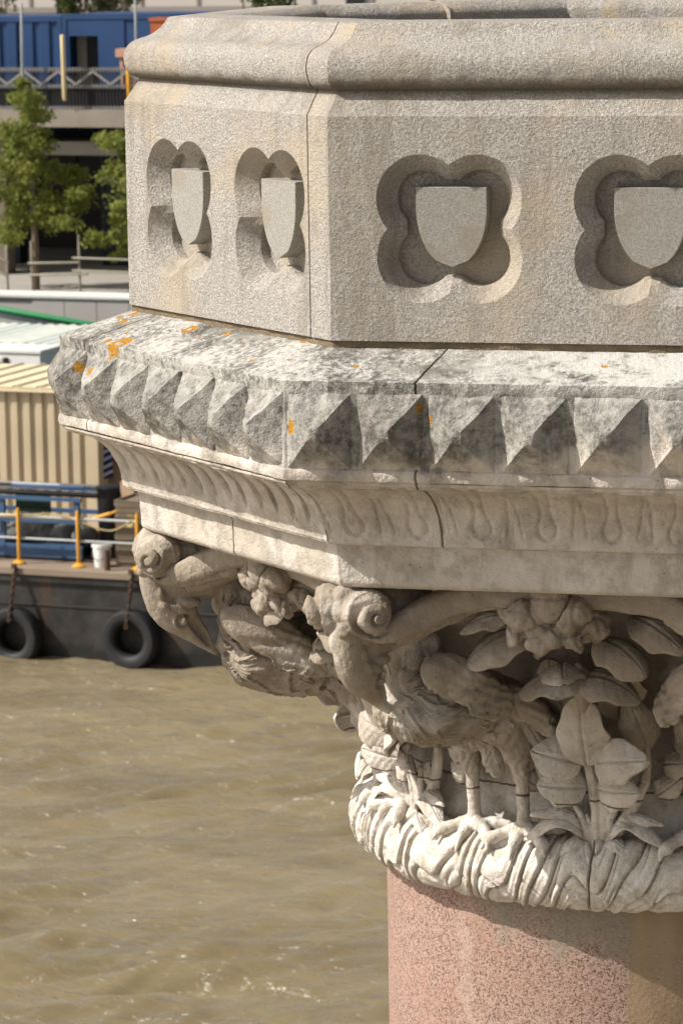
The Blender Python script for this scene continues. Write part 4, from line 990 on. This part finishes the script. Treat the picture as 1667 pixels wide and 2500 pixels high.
a, c = bk(228, 1340, 1.35)[0], bk(286, 1340, 1.35)[0]; mb = MB(); z = bk(250, 1292, 1.35)[1] - DK; mb.box(a, c + .3, 0, .5, 0, z); mb.box(a - .01, c + .31, -.012, 0, z - .09, z + .01); mb.box(a - .01, c + .31, -.012, 0, 0, .07)
single(mb.build('plywood_crate', M_WOOD, None, bw(0, 1.35, DK), -BA), 'pale plywood crate behind the white bucket', 'crate')
a, c = bk(294, 1190, 1.2)[0], bk(326, 1190, 1.2)[0]; mb = MB(); z = bk(300, 1176, 1.2)[1] - DK; mb.box(a, c, 0, .3, 0, z); mb.box(a + .02, c - .02, -.01, 0, z - .3, z - .26); single(mb.build('cardboard_box', plain('cardboard', (.42, .29, .19), .9, .15, 3), None, bw(0, 1.2, DK), -BA), 'tall tan cardboard box standing beside the black bin', 'box')
# --- teal store with pale corrugated roof, van-like cabin
a = bk(170, 840, 9)[0] + 5; ze = bk(100, 840, 9)[1]
te = thing('teal_shed', a - 8, 9, DK, 'teal shed with a pale corrugated roof behind the beige cabin', 'shed'); H = ze - DK
mb = MB(); mb.add(*corr(-8, 8, 0, H, 0, .3, .03)); mb.box(-8, 8, .06, 3.1, 0, H); mb.build('wall', M_TEAL, te, smooth=10)
n = 180; xs = np.linspace(-8.2, 8.2, n); V = [(x, y, H + .01 + .025 * math.sin(x * 2 * PI / .26)) for x in xs for y in (-.06, 3.1)]; V2 = [(x, y, z - .03) for x, y, z in V]
Fc = [(2 * i, 2 * i + 2, 2 * i + 3, 2 * i + 1) for i in range(n - 1)]; Fc += [tuple(q + 2 * n for q in f[::-1]) for f in Fc] + [(2 * i, 2 * n + 2 * i, 2 * n + 2 * i + 2, 2 * i + 2) for i in range(n - 1)]
obj('roof', mesh('roof', V + V2, Fc, M_WROOF, 60), te)
u = bk(78, 860, 8.7)[0]; mb = MB(); mb.tube([(0, 0, 0), (0, 0, ze - DK - .08)], .05, 8); single(mb.build('white_post', M_WHITE, None, bw(u, 8.7, DK), -BA, 50), 'white post standing in front of the teal shed', 'post')
u, z = bk(97, 862, 7.8); cv = thing('white_cab', u - 2.4, 7.8, DK, 'white box cabin with dark windows between the beige cabin and teal shed', 'cabin'); H = z - DK
mb = MB(); mb.box(0, 2.4, 0, .9, 0, H); mb.box(-.03, 2.43, -.03, .93, H, H + .05); mb.build('shell', M_WHITE, cv)
for x0 in (.05, 1.0): mb = MB(); mb.box(x0, x0 + .62, -.02, -.004, H - .42, H - .1); f = mb.build('window', M_WHITE, cv); mb = MB(); mb.box(x0 + .05, x0 + .57, -.03, -.021, H - .38, H - .14); mb.build('pane', M_GLASS, f)
mb = MB(); mb.box(1.66, 1.74, -.03, 0, H - .5, H - .1); mb.build('pillar', M_DARK, cv)
# --- green gangway
(a, za), (c, zc) = bk(-40, 748, 12.6), bk(260, 800, 12.6)
gw = thing('gangway', 0, 12.6, 0, 'green tube gangway sloping down in front of the embankment wall', 'gangway')
mb = MB(); mb.tube([(a - 2, 0, za + (za - zc) / (c - a) * 2), (c + .5, 0, zc - .06)], .065, 12); mb.build('handrail', M_GREEN, gw, smooth=50)
mb = MB(); mb.bar((a - 2, .05, za - .33 + (za - zc) / (c - a) * 2), (c + .5, .05, zc - .42), .06, .14); mb.build('side_beam', M_GREEN, gw)
mb = MB(); V = [(a - 2, .03, za - .26 + .4), (c + .5, .03, zc - .36), (c + .5, .03, zc - .10), (a - 2, .03, za - .06 + .4)]; mb.add(V + [(x, y + .01, z) for x, y, z in V], [(0, 1, 2, 3), (7, 6, 5, 4)]); mb.build('side_sheet', M_GALV, gw)
# --- embankment wall
zt = bk(200, 718, 16)[1]; zw = bk(200, 733, 16)[1]
ew = thing('embankment_wall', 0, 16, 0, 'grey stone embankment wall with a pale rounded coping', 'wall')
mb = MB()
for i in range(-12, 12): mb.box(i * .75 + .008, i * .75 + .742, 0, .4, 2.0, zw)
for i in range(-12, 12): mb.box(i * .75 + .008, i * .75 + .742, 0.01, .4, -.5, 1.99)
mb.box(-14, 9, .03, .4, -.5, zw - .01); mb.build('wall', M_CONC, ew)
mb = MB(); pr = [(-.005, zw), (-.03, zw + .02), (-.035, zt - .05), (-.02, zt - .01), (.02, zt), (.45, zt)]; V = [(x, y, z) for x in (-14, 9) for y, z in pr]; k = len(pr); mb.add(V, [(i, k + i, k + i + 1, i + 1) for i in range(k - 1)]); mb.build('coping', M_PALE, ew, smooth=50)
zp = zt - .10
mb = MB(); mb.box(-40, 30, 16.45, 34, zp - .3, zp); tag(mb.build('pavement', M_PAVE, None, bw(0, 0, 0), -BA), kind='structure')
# --- tube barrier on the pavement
br = thing('tube_barrier', 0, 17.0, zp, 'scaffold-tube barrier along the pavement behind the wall', 'barrier')
M_SCAF = plain('scaffold_tube', (.27, .25, .19), .6, .25, 4)
for x, yt in ((16, 600), (76, 590), (192, 573), (330, 575)):
    u, z1 = bk(x, yt, 17.0); mb = MB(); mb.tube([(u, 0, 0), (u, 0, z1 - zp)], .028, 10); mb.lathe([(.09, 0), (.09, .03), (.05, .05)], 10, (u, 0, 0)); mb.build('standard', M_SCAF, br, smooth=50)
for x0, y0, x1, y1 in ((178, 629, 420, 637), (178, 660, 420, 668), (72, 671, 214, 668), (70, 642, 192, 640), (-30, 612, 20, 640), (-30, 650, 20, 674)):
    (a, z0), (c, z1) = bk(x0, y0, 16.95), bk(x1, y1, 16.95); mb = MB(); mb.tube([(a, -.05, z0 - zp), (c, -.05, z1 - zp)], .024, 10); mb.build('rail', M_SCAF, br, smooth=50)
# --- raised walkway
z0 = bk(250, 310, 20)[1]; z1 = bk(250, 268, 20)[1]
wk = thing('raised_walkway', 0, 20, zp, 'raised concrete walkway with a dark recess below it', 'walkway')
mb = MB(); mb.box(-28, 22, 0, .5, z0 - zp, z1 - zp); mb.box(-28, 22, .5, 16, z0 - zp + .05, z0 - zp + .18); mb.build('slab', plain('weathered_concrete', (.26, .225, .185), .9, .35, 1.5), wk)
mb = MB(); mb.box(-28, 22, 7, 7.4, 0, z0 - zp + .04)
for i in range(-20, 20): mb.box(i * 1.1, i * 1.1 + .09, 6.94, 7.0, 0, z0 - zp)
mb.build('back_wall', M_UNDER, wk)
for x, w_ in ((34, .3), (300, .5), (270, .16), (254, .12), (520, .4)):
    u = bk(x, 600, 23)[0]; mb = MB(); mb.box(u - w_ / 2, u + w_ / 2, 3, 3.4, 0, z0 - zp + .04); mb.build('column', M_NAVY, wk)
u = bk(8, 600, 20.5)[0]; mb = MB(); mb.box(u - 1.2, u + .05, .6, 1.0, 0, z0 - zp); mb.build('pier', plain('brown_pier', (.16, .13, .10), .85, .2, 1.5), wk)
# fence on the walkway edge
zf = bk(250, 168, 20.2)[1]; zm = bk(250, 209, 20.2)[1]
fe = thing('bar_fence', 0, 20.2, z1, 'walkway fence of close bars with zigzag bracing', 'fence'); hf, hm = zf - z1, zm - z1
mb = MB()
for i in range(-270, 190): mb.box(i * .082 - .014, i * .082 + .014, -.0, .03, 0, hf)
mb.build('bars', M_PICK, fe)
for nm, zz, hh in (('top_rail', hf - .035, .075), ('middle_rail', hm - .03, .065), ('bottom_rail', .0, .075)):
    mb = MB()
    for i in range(-270, 190): mb.tube([(i * .082 + .041, -.03, zz - .01), (i * .082 + .041, -.03, zz + hh - .02)], .024, 6)
    mb.box(-22.2, 15.6, -.02, -.004, zz + hh * .3, zz + hh * .6); mb.build(nm, M_LTBAR, fe, smooth=50)
mb = MB(); x = -22; w2 = .42; s = 0
while x < 15: mb.bar((x, -.05, hm + .04 if s else hf - .04), (x + w2, -.05, hf - .04 if s else hm + .04), .03, .045); x += w2; s = 1 - s
mb.build('bracing', M_LTBAR, fe)
mb = MB(); mb.box(-22, 15, .06, .07, .08, hm - .06); mb.build('dark_sheet', plain('dark_mesh_sheet', (.03, .03, .032), .9, .4, 1.2), fe)
# posts rising beside the fence
for x, yt, yb, r, mm, nm, lab, cat in ((155, 88, 240, .05, M_POLE, 'timber_post', 'leaning pale timber post in front of the blue container', 'post'), (52, 8, 200, .03, M_GALV, 'scaffold_pole', 'thin grey pole at the left in front of the blue container', 'pole'), (330, -20, 160, .028, M_GALV, 'scaffold_pole', 'thin grey pole beside the stone coping', 'pole'), (313, 168, 245, .05, M_YEL, 'yellow_post', 'orange-yellow post by the fence next to the stone parapet', 'post')):
    (a, za), (c, zc) = bk(x - (3 if nm == 'timber_post' else 0), yt, 19.9), bk(x + 3, yb, 19.9); mb = MB(); mb.tube([(0, 0, 0), (a - c, 0, za - zc)], r, 10); single(mb.build(nm, mm, None, bw(c, 19.9, zc), -BA, 50), lab, cat)
# --- blue containers
zl = 7.15
mb = MB(); mb.box(-60, 60, 21, 90, zl - .3, zl); tag(mb.build('upper_ground', M_PAVE, None, bw(0, 0, 0), -BA), kind='structure')
def container(u0, u1, v, zt, rz, label, door=None):
    c = tag(empty('blue_container', bw(u0, v, zl), -BA + rz), label, 'container', 'blue site containers'); H = zt - zl; Lc = u1 - u0
    mb = MB(); d0, d1 = door or (Lc, Lc)
    mb.add(*corr(.1, d0, .15, H - .12, 0, .42, .045, (.5, .6, .88, .97)))
    if door: mb.add(*corr(d1, Lc - .1, .15, H - .12, 0, 1.1, .03, (.6, .64, .86, .9))); mb.box(d0, d1, 0, .05, H - .5, H - .12)
    mb.build('side_wall', M_CBLUE, c, smooth=10)
    mb = MB(); mb.box(0, .1, -.02, .1, 0, H); mb.box(Lc - .1, Lc, -.02, .1, 0, H); mb.box(.1, Lc - .1, -.02, .08, H - .12, H); mb.box(.1, Lc - .1, -.02, .08, 0, .15); mb.box(0, Lc, .1, 2.4, H - .08, H - .02); mb.box(0, .08, .1, 2.4, 0, H - .08); mb.box(Lc - .08, Lc, .1, 2.4, 0, H - .08); mb.box(.08, Lc - .08, 2.32, 2.4, 0, H - .08); mb.build('frame', M_CBLUE, c)
    if door:
        mb = MB(); mb.box(d0, d1, .4, .45, .1, H - .2); mb.build('inner_panel', plain('inner_panel', (.24, .235, .20), .8, .1, 2), c)
        mb = MB(); mb.box(d0 + .28, d1 - .02, .33, .38, H - 1.35, H - .52); f = mb.build('window', M_DARK, c)
        mb = MB();
        for i in range(9): mb.box(d0 + .30 + i * .055, d0 + .315 + i * .055, .31, .329, H - 1.33, H - .54)
        mb.build('grille', M_NAVY, f)
        mb = MB(); mb.box(d1 - .27, d1 - .16, .32, .37, .2, H - 1.36); mb.build('jamb', M_DARK, c)
ua, zc_ = bk(150, 38, 23); ub = bk(166, 60, 23)[0]; ud = bk(236, 60, 23)[0]; ue = bk(442, 30, 23)[0]
container(ua - 6.1, ua, 23, zc_, 0, 'ribbed blue steel container cut by the left edge of the photo')
container(ua + .02, ua + 6.1, 23, zc_ + .05, 0, 'blue steel container with an open doorway and barred window', (ub - ua, ud - ua))
a, z = bk(367, 50, 22.4); c = bk(412, 50, 22.4)[0]; mb = MB(); mb.box(0, c - a + .4, 0, .5, 0, z - zl - .0); mb.box(-.03, c - a + .43, -.03, .53, z - zl, z - zl + .07); mb.box(.05, c - a + .35, -.02, 0, .2, z - zl - .15); single(mb.build('orange_locker', M_ORNG, None, bw(a, 22.4, zl), -BA), 'rust-orange steel locker in front of the blue container', 'locker')
a, z = bk(281, 118, 22.3); c = bk(335, 118, 22.3)[0]; mb = MB(); zb = bk(290, 138, 22.3)[1]; mb.box(0, c - a, 0, .4, zb - zl, z - zl); mb.box(.08, .16, .05, .35, 0, zb - zl); mb.box(c - a - .16, c - a - .08, .05, .35, 0, zb - zl); single(mb.build('pink_bench', M_PINK, None, bw(a, 22.3, zl), -BA), 'brick-pink box on legs in front of the blue container', 'box')
# --- far building and greenery along the top
fb = thing('pale_building', 0, 62, zl, 'pale panelled building beyond the containers', 'building')
zb_ = bk(100, 22, 62)[1] - zl
mb = MB(); mb.box(-60, 60, 0, 8, 0, 14); mb.build('wall', M_FACADE, fb)
mb = MB(); mb.box(-60, 60, -.06, 0, zb_ - .1, zb_ + .08)
for i in range(-20, 20): mb.box(i * 2.1, i * 2.1 + .10, -.05, 0, zb_ + .08, 12)
mb.build('panel_joints', plain('joint_strip', (.24, .215, .195), .9, .1, 1), fb)
for x0, x1 in ((135, 144), (842, 885)):
    a, c = bk(x0, 10, 61.8)[0], bk(x1, 10, 61.8)[0]; mb = MB(); mb.box(a, c, -.12, -.07, zb_ - .2, 12); mb.build('window', M_GLASS, fb)

# --- foliage
def leafmat(name, a, c):
    t = NT(name); n = t.noise(1.7, 3, .6); k = t.n('ShaderNodeTexWhiteNoise', noise_dimensions='3D'); r = t.voro(7)
    cc = t.mix(t.step(n, .35, .65), a, c); cc = t.mix(.45, cc, t.mix(t.math('FRACT', t.math('MULTIPLY', r.outputs['Distance'], 9)), tuple(x * .5 for x in a), tuple(min(1, x * 1.5) for x in c)))
    t.col(cc); t.b.inputs['Roughness'].default_value = .6
    tr = t.n('ShaderNodeBsdfTranslucent'); t.put(tr.inputs[0], cc); mx = t.n('ShaderNodeMixShader'); mx.inputs[0].default_value = .42
    t.t.links.new(t.b.outputs[0], mx.inputs[1]); t.t.links.new(tr.outputs[0], mx.inputs[2]); t.t.links.new(mx.outputs[0], t.t.nodes['Material Output'].inputs[0]); return t.m
M_LEAF = leafmat('plane_leaf', (.125, .17, .036), (.30, .315, .07)); M_LEAFD = leafmat('shrub_leaf', (.035, .06, .016), (.09, .12, .03)); M_BARK = plain('bark', (.20, .15, .105), .9, .3, 9, .1, 0, .02)
def crown(blobs, n, size, rng):
    """leaves scattered through clumps; each leaf a lobed pair of faces"""
    C = []; Rr = []
    for c, r, k in blobs:
        for _ in range(k):
            d = rng.normal(size=3); d /= np.linalg.norm(d); C.append(np.array(c) + d * np.array(r) * rng.uniform(.45, 1.0)); Rr.append(rng.uniform(.08, .30))
    C = np.array(C); Rr = np.array(Rr); i = rng.integers(0, len(C), n)
    d = rng.normal(size=(n, 3)); d /= np.linalg.norm(d, axis=1)[:, None]
    P = C[i] + d * (Rr[i] * rng.uniform(.15, 1.0, n) ** .5)[:, None] * np.array([1.25, 1.25, .8])
    a = rng.normal(size=(n, 3)); a[:, 2] -= .5; a /= np.linalg.norm(a, axis=1)[:, None]; h = rng.normal(size=(n, 3)); b_ = np.cross(a, h); b_ /= np.linalg.norm(b_, axis=1)[:, None]; nn = np.cross(a, b_)
    s = (size * rng.uniform(.6, 1.25, n))[:, None]
    V = np.stack([P, P + a * s * .55 + b_ * s * .42 + nn * s * .12, P + a * s * 1.1, P + a * s * .55 - b_ * s * .42 + nn * s * .12], 1).reshape(-1, 3)
    F4 = [(4 * k, 4 * k + 1, 4 * k + 2, 4 * k + 3) for k in range(n)]
    return V, F4
def tree(u, v, z, blobs, n, label, seed, trunk_h, limbs, size=.075):
    rng = np.random.default_rng(seed); t = thing('plane_tree', u, v, z, label, 'tree', 'young trees on the embankment')
    top = max(c[2] for c, r, k in blobs)
    mb = MB(); mb.tube([(0, 0, -.05), (.02, 0, trunk_h * .5), (-.02, .02, trunk_h), (0, 0, top)], [.10, .078, .065, .015], 10)
    for c, r, k in blobs[:limbs]: mb.tube([(0, 0, max(.9, c[2] - .7)), (c[0] * .5, c[1] * .5, c[2] - .2), (c[0], c[1], c[2])], [.035, .024, .008], 6)
    mb.build('trunk', M_BARK, t, smooth=60)
    V, F4 = crown(blobs, n, size, rng); obj('crown', mesh('crown', V, F4, M_LEAF), t)
u, z = bk(88, 715, 17.6)
S = 114
def px(x, y): return (x - 88) / S, (715 - y) / S
bl = []
for x, y, rx, ry, k in ((90, 205, 14, 22, 3), (80, 250, 38, 30, 9), (95, 285, 50, 30, 10), (60, 330, 55, 40, 14), (120, 350, 50, 40, 12), (40, 400, 60, 45, 16), (110, 420, 70, 45, 16), (170, 440, 50, 40, 11), (20, 470, 60, 50, 15), (90, 500, 80, 45, 16), (185, 500, 50, 28, 9), (30, 545, 60, 40, 12), (130, 550, 60, 30, 9), (0, 590, 40, 30, 8), (-20, 430, 55, 60, 10), (215, 470, 25, 16, 4), (200, 535, 34, 18, 4)):
    a, c = px(x, y); bl.append(((a, RNG.uniform(-.35, .35), c), (rx / S * .8, .55, ry / S * .8), k))
tree(u, 17.6, zp, bl, 13500, 'young leafy tree with a pointed crown at the left edge', 3, 1.9, 9)
u2 = bk(372, 715, 17.7)[0]; bl = []
for x, y, rx, ry, k in ((300, 345, 55, 18, 8), (250, 345, 28, 12, 3), (330, 380, 55, 30, 10), (290, 420, 45, 22, 7), (265, 436, 20, 10, 2), (340, 450, 60, 35, 10), (310, 500, 40, 26, 7), (285, 545, 50, 20, 8), (245, 580, 34, 14, 5), (320, 575, 45, 28, 8), (295, 625, 22, 16, 4), (400, 300, 60, 50, 12), (420, 400, 70, 60, 16), (440, 500, 70, 55, 14), (380, 240, 30, 30, 5), (400, 580, 50, 30, 8)):
    bl.append((((x - 372) / S, RNG.uniform(-.35, .35), (715 - y) / S), (rx / S * .8, .45, ry / S * .8), k))
tree(u2, 17.7, zp, bl, 12500, 'young leafy tree half hidden behind the stone parapet', 5, 1.9, 8)
for (x0, x1, yb, v, n, lab, seed) in ((150, 215, 36, 45, 1800, 'green bush above the left part of the blue containers', 1), (215, 345, 34, 46, 2600, 'grey-green shrub row above the blue container doorway', 2), (-30, 20, 40, 44, 900, 'dark bush at the top left corner', 4), (575, 740, 24, 40, 2600, 'dark green bush above the left rim of the stone coping', 6)):
    rng = np.random.default_rng(seed); (a, z), (c, _) = bk(x0, yb, v), bk(x1, yb, v); t = thing('shrub', (a + c) / 2, v, zl, lab, 'shrub', 'shrubs beyond the containers'); h = z - zl; w_ = (c - a) / 2
    bl = [((rng.uniform(-.8, .8) * w_, rng.uniform(-.4, .4), h + rng.uniform(-.4, 1.6)), (.4, .4, .35), 5) for _ in range(16)]
    mb = MB()
    for i in range(5): mb.tube([(w_ * (i - 2) * .3, 0, 0), (w_ * (i - 2) * .4, 0, h + .6)], [.06, .02], 6)
    mb.build('stems', M_BARK, t, smooth=60); V, F4 = crown(bl, n, .13, rng); obj('leaves', mesh('leaves', V, F4, leafmat('shrub_leaf', (.10, .115, .06), (.2, .21, .12)) if seed == 2 else M_LEAFD), t)
# ground behind everything, down to the horizon
mb = MB(); mb.box(-3000, 3000, 90, 3000, zl - 1, zl - .05); tag(mb.build('far_ground', M_PAVE, None, bw(0, 0, 0), -BA), kind='structure')
mb = MB(); mb.box(-3000, -14, .5, 3000, -3, 4); mb.box(30, 3000, .5, 3000, -3, 4)
tag(mb.build('river_bank', M_PAVE, None, bw(0, 40, 0), -BA), kind='structure')
